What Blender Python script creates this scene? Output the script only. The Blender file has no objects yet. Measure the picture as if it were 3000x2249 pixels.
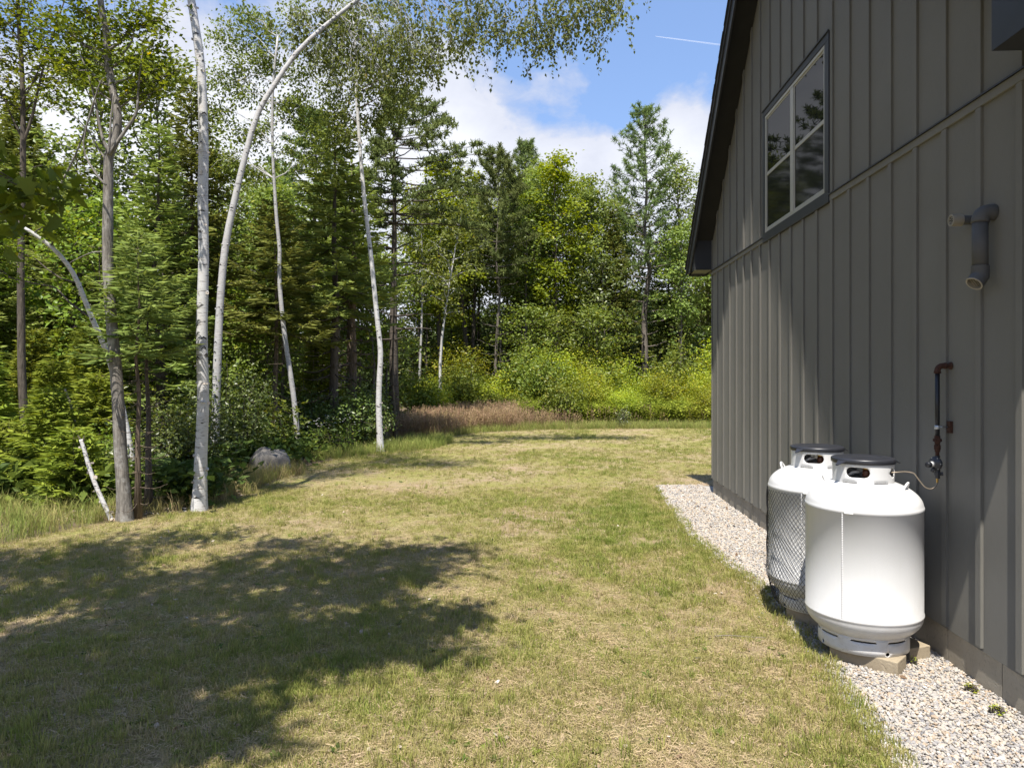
import bpy, math, random
import numpy as np
from mathutils import Vector, noise
from mathutils.geometry import delaunay_2d_cdt
R = math.radians
rng = np.random.default_rng(11)
random.seed(5)
SC = bpy.context.scene
COL = SC.collection

# ------------------------------------------------------------------ camera
F, H, VX, HY, S = 2130.0, 2.0, 1613.0, 1102.0, 1.35624
TP = (VX - 1500) / F
PH = math.atan(TP)
CP, SP = math.cos(PH), math.sin(PH)
cam = bpy.data.cameras.new('camera')
cam.sensor_width = 36
cam.lens = 36 * F / 3000
cam.shift_y = -22.5 / 3000
cam.clip_start = 0.05
cam.clip_end = 9000
camo = bpy.data.objects.new('camera', cam)
camo.location = (0, 0, H)
camo.rotation_euler = (R(90), 0, PH)
COL.objects.link(camo)
SC.camera = camo

# ------------------------------------------------------------------ light
SUN = Vector((-0.33, -1.87, 3.92)).normalized()          # towards the sun
ELEV = math.asin(SUN.z)
AZ = math.atan2(SUN.x, SUN.y)
SUN_SH = (0.33 / 3.92, 1.87 / 3.92)                       # shadow shift per metre of height
SUN_STRENGTH, SKY_STRENGTH, EXPOSURE = 4.4, 0.13, 1.2
sl = bpy.data.lights.new('sun', 'SUN')
sl.energy = SUN_STRENGTH
sl.angle = R(0.53)
sl.color = (1.0, 0.945, 0.86)
so = bpy.data.objects.new('sun', sl)
so.rotation_euler = (-SUN).to_track_quat('-Z', 'Y').to_euler()
COL.objects.link(so)

SC.view_settings.view_transform = 'Standard'
SC.view_settings.look = 'None'
SC.view_settings.gamma = 1
SC.view_settings.exposure = EXPOSURE
SC.view_settings.use_curve_mapping = False
SC.cycles.max_bounces = 8
SC.cycles.diffuse_bounces = 4
SC.cycles.transmission_bounces = 4
SC.cycles.transparent_max_bounces = 8


class NT:
    """small helper round a node tree"""
    def __init__(s, tree):
        s.t = tree
        tree.nodes.clear()

    def n(s, typ, props=None, **ins):
        nd = s.t.nodes.new(typ)
        for k, v in (props or {}).items():
            setattr(nd, k, v)
        for k, v in ins.items():
            key = int(k[1:]) if k[0] == '_' and k[1:].isdigit() else k.replace('_', ' ')
            sock = nd.inputs[key]
            if isinstance(v, bpy.types.NodeSocket):
                s.t.links.new(v, sock)
            elif isinstance(v, bpy.types.Node):
                s.t.links.new(v.outputs[0], sock)
            else:
                sock.default_value = v
        return nd

    def math(s, op, a, b=0.0, c=None, clamp=False):
        kw = {'_0': a, '_1': b}
        if c is not None:
            kw['_2'] = c
        return s.n('ShaderNodeMath', {'operation': op, 'use_clamp': clamp}, **kw).outputs[0]

    def mix(s, f, a, b):
        nd = s.n('ShaderNodeMix', {'data_type': 'RGBA'})
        for key, v in ((0, f), (6, a), (7, b)):
            if isinstance(v, bpy.types.NodeSocket):
                s.t.links.new(v, nd.inputs[key])
            else:
                nd.inputs[key].default_value = v if key == 0 else (*v[:3], 1)
        return nd.outputs[2]

    def ramp(s, f, stops, interp='LINEAR'):
        nd = s.n('ShaderNodeValToRGB', None, Fac=f)
        cr = nd.color_ramp
        cr.interpolation = interp
        while len(cr.elements) < len(stops):
            cr.elements.new(0.5)
        for e, (p, c) in zip(cr.elements, stops):
            e.position = p
            e.color = (*c, 1) if len(c) == 3 else c
        return nd.outputs[0]

    def noise(s, vec, scale, detail=4, rough=0.55, dist=0.0):
        return s.n('ShaderNodeTexNoise', None, Vector=vec, Scale=scale, Detail=detail,
                   Roughness=rough, Distortion=dist).outputs[0]

    def rng(s, v, a, b, c=0.0, d=1.0):
        return s.n('ShaderNodeMapRange', {'clamp': True}, Value=v, From_Min=a, From_Max=b, To_Min=c, To_Max=d).outputs[0]


# ------------------------------------------------------------------ sky
world = bpy.data.worlds.new('World')
SC.world = world
world.use_nodes = True
w = NT(world.node_tree)
sky = w.n('ShaderNodeTexSky', {'sky_type': 'NISHITA', 'sun_disc': False, 'sun_elevation': ELEV,
                               'sun_rotation': AZ, 'altitude': 200, 'air_density': 1.0,
                               'dust_density': 0.6, 'ozone_density': 1.6})
geo = w.n('ShaderNodeTexCoord').outputs['Generated']
sep = w.n('ShaderNodeSeparateXYZ', None, Vector=geo)
dx, dy, dz = sep.outputs
azim = w.math('ARCTAN2', dx, dy)                            # 0 = straight up the yard, + to the right
elev = w.math('ARCSINE', dz)
cv = w.n('ShaderNodeCombineXYZ', None, X=azim, Y=w.math('MULTIPLY', elev, 1.45), Z=0.37).outputs[0]
big = w.noise(cv, 5.5, 7, 0.58, 0.25)
fine = w.noise(cv, 22, 5, 0.6, 0.4)


def puff(a, e, ra, re, wgt):
    """a cumulus at azimuth a, elevation e (degrees)"""
    u = w.math('DIVIDE', w.math('SUBTRACT', azim, R(a)), R(ra))
    v = w.math('DIVIDE', w.math('SUBTRACT', elev, R(e)), R(re))
    d2 = w.math('ADD', w.math('MULTIPLY', u, u), w.math('MULTIPLY', v, v))
    return w.math('MULTIPLY', w.math('EXPONENT', w.math('MULTIPLY', d2, -1.0)), wgt)


field = w.math('ADD', w.math('MULTIPLY', w.math('SUBTRACT', big, 0.5), 1.7), w.math('MULTIPLY', w.math('SUBTRACT', fine, 0.5), 0.45))
bank = w.rng(elev, R(23.0), R(16.5), -0.46, 0.50)             # bank of cloud along the horizon
field = w.math('ADD', field, bank)
for args in ((-8.0, 20.0, 4.5, 6.0, 0.75), (1.2, 22.5, 3.8, 3.2, 0.50), (9.2, 17.5, 3.2, 4.2, 0.62),
             (-20, 22, 9, 10, 0.85), (-32, 16, 10, 9, 0.7), (6.0, 27.0, 4.5, 3.2, -0.35),
             (5.0, 20.5, 1.8, 1.6, -0.35), (-60, 40, 20, 15, 0.5), (60, 30, 20, 12, 0.5), (150, 40, 30, 18, 0.4)):
    field = w.math('ADD', field, puff(*args))
cover = w.rng(field, 0.04, 0.42)
cover = w.math('MULTIPLY', cover, w.rng(elev, R(-2), R(3)))
thick = w.rng(field, 0.15, 1.1)
ccol = w.mix(thick, (2.45, 2.55, 2.95), (3.6, 3.65, 3.85))
skyc = w.mix(0.55, sky.outputs[0], (0.76, 1.24, 2.5))
skyc = w.mix(w.math('MULTIPLY', cover, 0.93), skyc, ccol)
bg = w.n('ShaderNodeBackground', None, Color=skyc, Strength=SKY_STRENGTH)
w.n('ShaderNodeOutputWorld', None, Surface=bg)


# ------------------------------------------------------------------ places
def P(vx, vy, zc):
    """point seen at (vx, vy) of the 2212 px wide view, zc metres in front of the camera"""
    xc = (vx * S - 1500) / F * zc
    return np.array((xc * CP - zc * SP, xc * SP + zc * CP, H + (HY - vy * S) / F * zc))


def G(vx, vy, z=0.0):
    zc = (H - z) * F / (vy * S - HY)
    p = P(vx, vy, zc)
    return np.array((p[0], p[1], z))


def T(x, y):
    """height of the terrain"""
    rise = 0.075 * max(0.0, min(y - 29.0, 40.0)) * min(1.0, max(0.0, (x + 12) / 10))
    return rise


# ------------------------------------------------------------------ mesh building
def link(o):
    COL.objects.link(o)
    return o


def mesh_np(name, v, quads=None, tris=None, tint=None, smooth=False):
    me = bpy.data.meshes.new(name)
    v = np.asarray(v, np.float32).reshape(-1, 3)
    q = np.asarray(quads if quads is not None else [], np.int32).reshape(-1, 4)
    t = np.asarray(tris if tris is not None else [], np.int32).reshape(-1, 3)
    me.vertices.add(len(v))
    me.vertices.foreach_set('co', v.ravel())
    nl = q.size + t.size
    me.loops.add(nl)
    me.loops.foreach_set('vertex_index', np.concatenate([q.ravel(), t.ravel()]))
    me.polygons.add(len(q) + len(t))
    st = np.concatenate([np.arange(len(q)) * 4, q.size + np.arange(len(t)) * 3]).astype(np.int32)
    me.polygons.foreach_set('loop_start', st)
    me.polygons.foreach_set('use_smooth', np.full(len(q) + len(t), bool(smooth)))
    if tint is not None:
        a = me.attributes.new('tint', 'FLOAT', 'POINT')
        a.data.foreach_set('value', np.asarray(tint, np.float32))
    me.update(calc_edges=True)
    return me


class MB:
    def __init__(s):
        s.v, s.q, s.t, s.ti, s.n = [], [], [], [], 0

    def add(s, v, q=None, t=None, tint=0.5):
        v = np.asarray(v, float).reshape(-1, 3)
        if q is not None and len(q):
            s.q.append(np.asarray(q, int).reshape(-1, 4) + s.n)
        if t is not None and len(t):
            s.t.append(np.asarray(t, int).reshape(-1, 3) + s.n)
        s.v.append(v)
        s.ti.append(np.broadcast_to(np.asarray(tint, float), (len(v),)))
        s.n += len(v)
        return s

    def mesh(s, name, smooth=False):
        return mesh_np(name, np.concatenate(s.v) if s.v else np.zeros((0, 3)),
                       np.concatenate(s.q) if s.q else None, np.concatenate(s.t) if s.t else None,
                       np.concatenate(s.ti) if s.v else None, smooth)

    def build(s, name, mat, parent=None, smooth=False):
        o = bpy.data.objects.new(name, s.mesh(name, smooth))
        o.data.materials.append(mat)
        link(o)
        if parent is not None:
            o.parent = parent
        return o

    def box(s, x0, x1, y0, y1, z0, z1, tint=0.5):
        v = [(x, y, z) for z in (z0, z1) for y in (y0, y1) for x in (x0, x1)]
        q = [(0, 2, 3, 1), (4, 5, 7, 6), (0, 1, 5, 4), (2, 6, 7, 3), (0, 4, 6, 2), (1, 3, 7, 5)]
        return s.add(v, q, None, tint)

    def prism(s, poly, a, b, axis='x'):
        """poly = [(u, w)...] swept between a and b along an axis (convex)"""
        n = len(poly)
        f = {'x': lambda p, k: (k, p[0], p[1]), 'y': lambda p, k: (p[0], k, p[1]), 'z': lambda p, k: (p[0], p[1], k)}[axis]
        v = [f(p, a) for p in poly] + [f(p, b) for p in poly]
        q = [(i, (i + 1) % n, n + (i + 1) % n, n + i) for i in range(n)]
        t = [(0, i + 1, i) for i in range(1, n - 1)] + [(n, n + i, n + i + 1) for i in range(1, n - 1)]
        return s.add(v, q, t)

    def tube(s, pts, rad, n=6, cap=True, tint=0.5, squash=None):
        pts = np.asarray(pts, float)
        m = len(pts)
        rad = np.broadcast_to(np.asarray(rad, float), (m,))
        tan = np.gradient(pts, axis=0)
        tan /= np.linalg.norm(tan, axis=1)[:, None] + 1e-9
        ref = np.array((0.0, 0.0, 1.0)) if abs(tan[0][2]) < 0.9 else np.array((1.0, 0.0, 0.0))
        u = np.zeros_like(pts)
        for i in range(m):
            ref = ref - tan[i] * ref.dot(tan[i])
            ref /= np.linalg.norm(ref) + 1e-9
            u[i] = ref
        b = np.cross(tan, u)
        an = np.arange(n) * 2 * math.pi / n
        ring = pts[:, None, :] + rad[:, None, None] * (np.cos(an)[None, :, None] * u[:, None, :] + np.sin(an)[None, :, None] * b[:, None, :])
        i, j = np.meshgrid(np.arange(m - 1), np.arange(n), indexing='ij')
        j2 = (j + 1) % n
        q = np.stack([i * n + j, i * n + j2, (i + 1) * n + j2, (i + 1) * n + j], -1).reshape(-1, 4)
        v = ring.reshape(-1, 3)
        t = []
        if cap:
            v = np.concatenate([v, pts[:1], pts[-1:]])
            a, e = m * n, m * n + 1
            t = [(a, (k + 1) % n, k) for k in range(n)] + [(e, (m - 1) * n + k, (m - 1) * n + (k + 1) % n) for k in range(n)]
        return s.add(v, q, t, tint)

    def lathe(s, prof, c=(0, 0, 0), n=48, close=True):
        """prof = [(r, z)...] turned round a vertical axis at c"""
        prof = np.asarray(prof, float)
        m = len(prof)
        an = np.arange(n) * 2 * math.pi / n
        v = np.stack([c[0] + prof[:, 0, None] * np.cos(an), c[1] + prof[:, 0, None] * np.sin(an),
                      np.broadcast_to(c[2] + prof[:, 1, None], (m, n))], -1).reshape(-1, 3)
        i, j = np.meshgrid(np.arange(m - 1), np.arange(n), indexing='ij')
        j2 = (j + 1) % n
        q = np.stack([i * n + j, i * n + j2, (i + 1) * n + j2, (i + 1) * n + j], -1).reshape(-1, 4)
        return s.add(v, q)


def props(o, label=None, cat=None, group=None, kind=None):
    for k, v in (('label', label), ('category', cat), ('group', group), ('kind', kind)):
        if v:
            o[k] = v
    return o


def thing(name, label, cat, loc=(0, 0, 0), group=None):
    o = bpy.data.objects.new(name, None)
    o.empty_display_size = 0.2
    o.location = loc
    link(o)
    return props(o, label, cat, group)


def put(mb, name, mat, root, smooth=False):
    """build with world coordinates and keep them under a root that stands elsewhere"""
    o = mb.build(name, mat, root, smooth)
    o.matrix_parent_inverse.identity()
    o.data.transform(__import__('mathutils').Matrix.Translation(-Vector(root.location)))
    return o


def shade_auto(o, ang=35):
    me = o.data
    me.polygons.foreach_set('use_smooth', np.ones(len(me.polygons), bool))
    try:
        me.set_sharp_from_angle(angle=R(ang))
    except Exception:
        pass
    return o


def bevel(o, w=0.004, seg=2):
    m = o.modifiers.new('bevel', 'BEVEL')
    m.width = w
    m.segments = seg
    m.limit_method = 'ANGLE'
    return o


# ------------------------------------------------------------------ materials
def mat(name):
    m = bpy.data.materials.new(name)
    m.use_nodes = True
    return m, NT(m.node_tree)


def finish(k, bsdf, disp=None):
    k.n('ShaderNodeOutputMaterial', None, Surface=bsdf)


def bump(k, h, strength=0.3, dist=0.01):
    return k.n('ShaderNodeBump', None, Height=h, Strength=strength, Distance=dist).outputs[0]


def m_plain(name, col, rough=0.5, metal=0.0, spec=0.5, nscale=0, namt=0.1, bscale=0, bamt=0.2, bdist=0.003, coat=0):
    m, k = mat(name)
    co = k.n('ShaderNodeTexCoord').outputs['Object']
    c = (*col, 1)
    if nscale:
        nz = k.noise(co, nscale, 5, 0.6)
        c = k.mix(k.rng(nz, 0.3, 0.7), tuple(x * (1 - namt) for x in col), tuple(min(1, x * (1 + namt)) for x in col))
    b = k.n('ShaderNodeBsdfPrincipled', None, Base_Color=c, Roughness=rough, Metallic=metal)
    b.inputs['Specular IOR Level'].default_value = spec
    b.inputs['Coat Weight'].default_value = coat
    if bscale:
        k.t.links.new(bump(k, k.noise(co, bscale, 4, 0.6), bamt, bdist), b.inputs['Normal'])
    finish(k, b)
    return m


def m_siding():
    m, k = mat('siding_paint')
    co = k.n('ShaderNodeNewGeometry').outputs['Position']
    st = k.n('ShaderNodeVectorMath', {'operation': 'MULTIPLY'}, _0=co, _1=(1, 1, 0.08)).outputs[0]
    grain = k.noise(st, 170, 4, 0.7)
    mott = k.noise(co, 1.3, 5, 0.6)
    spk = k.noise(co, 260, 2, 0.5)
    c = k.mix(k.rng(mott, 0.3, 0.7), (0.124, 0.120, 0.105), (0.147, 0.142, 0.125))
    c = k.mix(k.rng(grain, 0.35, 0.75, 0, 0.35), c, (0.19, 0.18, 0.158))
    oi = k.n('ShaderNodeObjectInfo').outputs['Random']
    c = k.mix(k.math('MULTIPLY', oi, 0.22), c, (0.125, 0.119, 0.106))
    b = k.n('ShaderNodeBsdfPrincipled', None, Base_Color=c, Roughness=0.62)
    b.inputs['Specular IOR Level'].default_value = 0.35
    b.inputs['Diffuse Roughness'].default_value = 1.0
    h = k.math('ADD', k.math('MULTIPLY', grain, 0.7), k.math('MULTIPLY', spk, 0.5))
    k.t.links.new(bump(k, h, 0.35, 0.0025), b.inputs['Normal'])
    finish(k, b)
    return m


def m_concrete(name, a, b_, rough=0.9, pits=True):
    m, k = mat(name)
    co = k.n('ShaderNodeNewGeometry').outputs['Position']
    n1 = k.noise(co, 2.2, 6, 0.65)
    n2 = k.noise(co, 38, 4, 0.6)
    c = k.mix(k.rng(n1, 0.3, 0.72), a, b_)
    c = k.mix(k.rng(n2, 0.55, 0.75, 0, 0.5), c, tuple(x * 0.6 for x in a))
    oi = k.n('ShaderNodeObjectInfo').outputs['Random']
    c = k.mix(k.math('MULTIPLY', oi, 0.35), c, tuple(x * 0.72 for x in a))
    b = k.n('ShaderNodeBsdfPrincipled', None, Base_Color=c, Roughness=rough)
    h = k.math('ADD', k.noise(co, 120, 4, 0.7), k.rng(k.noise(co, 25, 2, 0.5), 0.3, 0.4, -0.8, 0))
    k.t.links.new(bump(k, h, 0.5, 0.004), b.inputs['Normal'])
    finish(k, b)
    return m


def m_leaf(name, dark, light, warm=None, trans=0.38, gloss=0.06, rnd=0.35):
    """leaf cards: tint attribute from leaf to leaf, Object random from plant to plant"""
    m, k = mat(name)
    ti = k.n('ShaderNodeAttribute', {'attribute_name': 'tint'}).outputs['Fac']
    oi = k.n('ShaderNodeObjectInfo').outputs['Random']
    c = k.mix(k.rng(ti, 0.1, 0.9), dark, light)
    if warm:
        c = k.mix(k.rng(ti, 0.93, 0.97), c, warm)
    hsv = k.n('ShaderNodeHueSaturation', None, Color=c, Hue=k.math('ADD', 0.5, k.math('MULTIPLY', k.math('SUBTRACT', oi, 0.5), 0.035)),
              Value=k.math('ADD', 1.0 - rnd / 2, k.math('MULTIPLY', oi, rnd))).outputs[0]
    d = k.n('ShaderNodeBsdfDiffuse', None, Color=hsv)
    tc = k.n('ShaderNodeHueSaturation', None, Color=hsv, Hue=0.485, Saturation=1.1, Value=1.25).outputs[0]
    t = k.n('ShaderNodeBsdfTranslucent', None, Color=tc)
    s = k.n('ShaderNodeMixShader', None, _0=trans, _1=d.outputs[0], _2=t.outputs[0])
    g = k.n('ShaderNodeBsdfGlossy', None, Color=(1, 1, 1, 1), Roughness=0.42)
    s = k.n('ShaderNodeMixShader', None, _0=gloss, _1=s.outputs[0], _2=g.outputs[0])
    finish(k, s)
    return m


def m_birch(name, white=(0.60, 0.58, 0.55), dirt=0.3):
    m, k = mat(name)
    co = k.n('ShaderNodeTexCoord').outputs['Object']
    dash = k.n('ShaderNodeVectorMath', {'operation': 'MULTIPLY'}, _0=co, _1=(9, 9, 75)).outputs[0]
    n1 = k.noise(dash, 1.0, 3, 0.55)
    scar = k.n('ShaderNodeVectorMath', {'operation': 'MULTIPLY'}, _0=co, _1=(7, 7, 13)).outputs[0]
    n2 = k.noise(scar, 1.0, 3, 0.5, 0.4)
    patch = k.noise(co, 3.0, 5, 0.65)
    c = k.mix(k.rng(patch, 0.3, 0.75), tuple(x * 0.78 for x in white), white)
    c = k.mix(k.rng(k.noise(co, 9, 4, 0.6), 0.52, 0.8, 0, 0.5), c, (0.36, 0.30, 0.24))
    c = k.mix(k.rng(n1, 0.58, 0.66, 0, 0.8), c, (0.13, 0.11, 0.10))
    c = k.mix(k.rng(n2, 0.645, 0.69, 0, 0.92), c, (0.035, 0.032, 0.03))
    b = k.n('ShaderNodeBsdfPrincipled', None, Base_Color=c, Roughness=0.7)
    b.inputs['Specular IOR Level'].default_value = 0.3
    h = k.math('SUBTRACT', k.math('MULTIPLY', patch, 0.4), k.math('MULTIPLY', k.rng(n1, 0.55, 0.7), 0.6))
    k.t.links.new(bump(k, h, 0.5, 0.006), b.inputs['Normal'])
    finish(k, b)
    return m


def m_bark(name, a, b_, lichen=None, vs=34, scale=1.0):
    m, k = mat(name)
    co = k.n('ShaderNodeTexCoord').outputs['Object']
    st = k.n('ShaderNodeVectorMath', {'operation': 'MULTIPLY'}, _0=co, _1=(vs * scale, vs * scale, 6 * scale)).outputs[0]
    fur = k.noise(st, 1.0, 5, 0.65, 0.6)
    c = k.mix(k.rng(fur, 0.32, 0.68), a, b_)
    if lichen:
        c = k.mix(k.rng(k.noise(co, 6, 5, 0.7), 0.52, 0.68, 0, 0.8), c, lichen)
    b = k.n('ShaderNodeBsdfPrincipled', None, Base_Color=c, Roughness=0.9)
    b.inputs['Specular IOR Level'].default_value = 0.15
    k.t.links.new(bump(k, fur, 0.8, 0.012), b.inputs['Normal'])
    finish(k, b)
    return m


def m_lawn():
    m, k = mat('lawn_turf')
    co = k.n('ShaderNodeNewGeometry').outputs['Position']
    a = k.noise(co, 0.55, 5, 0.6, 0.3)
    b0 = k.noise(co, 3.2, 5, 0.62)
    c0 = k.noise(co, 34, 4, 0.7)
    d0 = k.noise(co, 150, 3, 0.7)
    st = k.n('ShaderNodeVectorMath', {'operation': 'MULTIPLY'}, _0=co, _1=(1, 0.45, 1)).outputs[0]
    e0 = k.noise(st, 75, 4, 0.75, 1.2)
    straw = k.mix(k.rng(d0, 0.3, 0.7), (0.255, 0.182, 0.12), (0.53, 0.405, 0.29))
    straw = k.mix(k.rng(c0, 0.55, 0.75, 0, 0.55), straw, (0.16, 0.115, 0.068))
    green = k.mix(k.rng(c0, 0.3, 0.7), (0.185, 0.185, 0.050), (0.350, 0.325, 0.115))
    f = k.math('ADD', k.math('MULTIPLY', a, 0.9), k.math('ADD', k.math('MULTIPLY', b0, 0.55), k.math('MULTIPLY', e0, 0.55)))
    c = k.n('ShaderNodeHueSaturation', None, Color=k.mix(k.rng(f, 0.80, 1.08), straw, green), Value=0.91).outputs[0]
    b = k.n('ShaderNodeBsdfPrincipled', None, Base_Color=c, Roughness=0.95)
    b.inputs['Specular IOR Level'].default_value = 0.1
    h = k.math('ADD', k.math('MULTIPLY', c0, 0.6), e0)
    k.t.links.new(bump(k, h, 0.9, 0.03), b.inputs['Normal'])
    finish(k, b)
    return m


def m_ground():
    m, k = mat('forest_floor')
    co = k.n('ShaderNodeNewGeometry').outputs['Position']
    a = k.noise(co, 0.8, 5, 0.6)
    b0 = k.noise(co, 14, 5, 0.7)
    c = k.mix(k.rng(b0, 0.3, 0.7), (0.055, 0.038, 0.022), (0.16, 0.115, 0.07))
    c = k.mix(k.rng(a, 0.5, 0.7, 0, 0.6), c, (0.05, 0.065, 0.02))
    b = k.n('ShaderNodeBsdfPrincipled', None, Base_Color=c, Roughness=0.95)
    k.t.links.new(bump(k, b0, 0.9, 0.05), b.inputs['Normal'])
    finish(k, b)
    return m


def m_inst(name, stops, trans=0.0, rough=0.8, bscale=0, val=1.0):
    """colour from the instance attribute tint"""
    m, k = mat(name)
    ti = k.n('ShaderNodeAttribute', {'attribute_name': 'tint', 'attribute_type': 'INSTANCER'}).outputs['Fac']
    lt = k.n('ShaderNodeAttribute', {'attribute_name': 'tint'}).outputs['Fac']
    c = k.ramp(ti, stops)
    c = k.n('ShaderNodeHueSaturation', None, Color=c, Value=k.rng(lt, 0, 1, 0.75 * val, 1.25 * val)).outputs[0]
    d = k.n('ShaderNodeBsdfPrincipled', None, Base_Color=c, Roughness=rough)
    d.inputs['Specular IOR Level'].default_value = 0.2
    if bscale:
        co = k.n('ShaderNodeTexCoord').outputs['Object']
        k.t.links.new(bump(k, k.noise(co, bscale, 3, 0.6), 0.3, 0.002), d.inputs['Normal'])
    s = d
    if trans:
        t = k.n('ShaderNodeBsdfTranslucent', None, Color=c)
        s = k.n('ShaderNodeMixShader', None, _0=trans, _1=d.outputs[0], _2=t.outputs[0])
    finish(k, s)
    return m


M = {}
M['siding'] = m_siding()
M['trim'] = m_plain('charcoal_trim', (0.022, 0.023, 0.026), 0.5, 0, 0.4, 4, 0.15, 160, 0.15)
M['soffit'] = m_plain('dark_soffit', (0.016, 0.0155, 0.015), 0.6, 0, 0.3, 5, 0.15)
M['shingle'] = m_plain('charcoal_shingle', (0.028, 0.028, 0.030), 0.95, 0, 0.2, 60, 0.4, 300, 0.6)
M['frame'] = m_plain('clay_vinyl', (0.33, 0.315, 0.27), 0.4, 0, 0.5)
M['concrete'] = m_concrete('foundation_concrete', (0.23, 0.205, 0.16), (0.33, 0.30, 0.245))
M['block'] = m_concrete('block_concrete', (0.23, 0.185, 0.125), (0.34, 0.285, 0.20))


def m_enamel():
    m, k = mat('white_enamel')
    co = k.n('ShaderNodeTexCoord').outputs['Object']
    z = k.n('ShaderNodeSeparateXYZ', None, Vector=co).outputs[2]
    c = k.mix(k.rng(k.noise(co, 3, 5, 0.6), 0.3, 0.7), (0.525, 0.525, 0.52), (0.552, 0.552, 0.55))
    low = k.rng(z, 0.55, 0.12, 0.0, 1.0)
    spot = k.rng(k.noise(co, 85, 3, 0.6), 0.66, 0.70)
    c = k.mix(k.math('MULTIPLY', k.math('MULTIPLY', spot, low), 0.8), c, (0.22, 0.18, 0.13))
    c = k.mix(k.math('MULTIPLY', k.rng(k.noise(co, 9, 5, 0.7), 0.45, 0.7), k.math('MULTIPLY', low, 0.45)), c, (0.36, 0.32, 0.26))
    run = k.noise(k.n('ShaderNodeVectorMath', {'operation': 'MULTIPLY'}, _0=co, _1=(26, 26, 1.2)).outputs[0], 1.0, 4, 0.6)
    c = k.mix(k.rng(run, 0.55, 0.8, 0, 0.16), c, (0.42, 0.40, 0.36))
    b = k.n('ShaderNodeBsdfPrincipled', None, Base_Color=c, Roughness=k.rng(k.noise(co, 6, 4, 0.6), 0.3, 0.7, 0.28, 0.42))
    k.t.links.new(bump(k, k.noise(co, 420, 3, 0.6), 0.06, 0.001), b.inputs['Normal'])
    finish(k, b)
    return m


M['white'] = m_enamel()
M['black_plastic'] = m_plain('black_plastic', (0.020, 0.021, 0.026), 0.38, 0, 0.5, 12, 0.2, 90, 0.08)
M['net'] = m_plain('black_netting', (0.012, 0.012, 0.016), 0.5)
M['brass'] = m_plain('brass', (0.45, 0.29, 0.08), 0.35, 0.9, 0.5, 60, 0.2)
M['cap_red'] = m_plain('brown_valve_cap', (0.09, 0.028, 0.012), 0.4)
M['copper'] = m_plain('tan_tubing', (0.22, 0.18, 0.135), 0.4, 0.5)
M['pvc'] = m_plain('grey_pvc', (0.078, 0.076, 0.073), 0.62, 0, 0.2, 8, 0.1)
M['pvc_cream'] = m_plain('cream_pvc', (0.23, 0.205, 0.16), 0.5)
M['dark_hole'] = m_plain('pipe_inside', (0.02, 0.018, 0.014), 0.9)
M['pipe_black'] = m_plain('black_iron', (0.012, 0.013, 0.017), 0.42, 0.2, 0.5)
M['rust'] = m_plain('rusted_iron', (0.05, 0.022, 0.014), 0.85, 0.1, 0.3, 40, 0.45, 120, 0.5)
M['steel'] = m_plain('zinc_steel', (0.42, 0.44, 0.46), 0.4, 0.7)
M['regulator'] = m_plain('regulator_grey', (0.035, 0.036, 0.042), 0.5, 0.2)


def m_pane(name, refl, rough, dark):
    """window glass with an insect screen: a dim mirror over a dark room"""
    m, k = mat(name)
    d = k.n('ShaderNodeBsdfDiffuse', None, Color=(*dark, 1))
    gl = k.n('ShaderNodeBsdfGlossy', None, Color=(1, 1, 1, 1), Roughness=rough)
    finish(k, k.n('ShaderNodeMixShader', None, _0=refl, _1=d.outputs[0], _2=gl.outputs[0]))
    return m


M['glass'] = m_pane('dark_window_glass', 0.075, 0.015, (0.010, 0.011, 0.011))
M['screen'] = m_pane('insect_screen', 0.07, 0.05, (0.012, 0.013, 0.013))
M['rock'] = m_concrete('granite', (0.11, 0.10, 0.09), (0.22, 0.205, 0.185))
M['sandrock'] = m_concrete('tan_rock', (0.24, 0.19, 0.13), (0.36, 0.30, 0.22))
M['birch'] = m_birch('birch_bark', (0.54, 0.535, 0.53))
M['birch_grey'] = m_birch('grey_shaded_birch_bark', (0.37, 0.365, 0.36))  # same birch bark with leaf shade put into its darker grey
M['grey_bark'] = m_bark('grey_hardwood_bark', (0.080, 0.072, 0.063), (0.25, 0.23, 0.205), (0.34, 0.33, 0.31))
M['dark_bark'] = m_bark('dark_bark', (0.040, 0.033, 0.028), (0.13, 0.11, 0.09))
M['scar'] = m_plain('birch_scar', (0.022, 0.020, 0.019), 0.9)
M['peel'] = m_plain('birch_peel', (0.50, 0.44, 0.38), 0.8)
M['brown_bark'] = m_bark('brown_bark', (0.060, 0.045, 0.033), (0.18, 0.14, 0.105))
M['far_bark'] = m_bark('far_bark', (0.06, 0.052, 0.045), (0.20, 0.175, 0.15))
M['deadwood'] = m_bark('dead_wood', (0.11, 0.095, 0.075), (0.27, 0.235, 0.19))
M['birch_leaf'] = m_leaf('birch_leaf', (0.085, 0.122, 0.030), (0.215, 0.270, 0.070), (0.34, 0.31, 0.08), 0.46, 0.012)
M['maple_leaf'] = m_leaf('maple_leaf', (0.068, 0.109, 0.015), (0.204, 0.242, 0.030), (0.410, 0.348, 0.037), 0.42, 0.015)
M['yellow_maple'] = m_leaf('yellow_green_leaf', (0.130, 0.185, 0.014), (0.275, 0.330, 0.022), (0.36, 0.36, 0.03), 0.40, 0.015, 0.2)
M['wood_leaf'] = m_leaf('hardwood_leaf', (0.093, 0.136, 0.028), (0.243, 0.297, 0.064), (0.370, 0.361, 0.069), 0.38, 0.015, 0.5)
M['dark_leaf'] = m_leaf('shade_leaf', (0.046, 0.078, 0.016), (0.158, 0.200, 0.037), None, 0.36, 0.03, 0.4)
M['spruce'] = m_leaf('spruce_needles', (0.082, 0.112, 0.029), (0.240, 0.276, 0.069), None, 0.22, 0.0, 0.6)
M['fir'] = m_leaf('fir_needles', (0.083, 0.129, 0.035), (0.241, 0.292, 0.076), None, 0.25, 0.0, 0.4)
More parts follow.
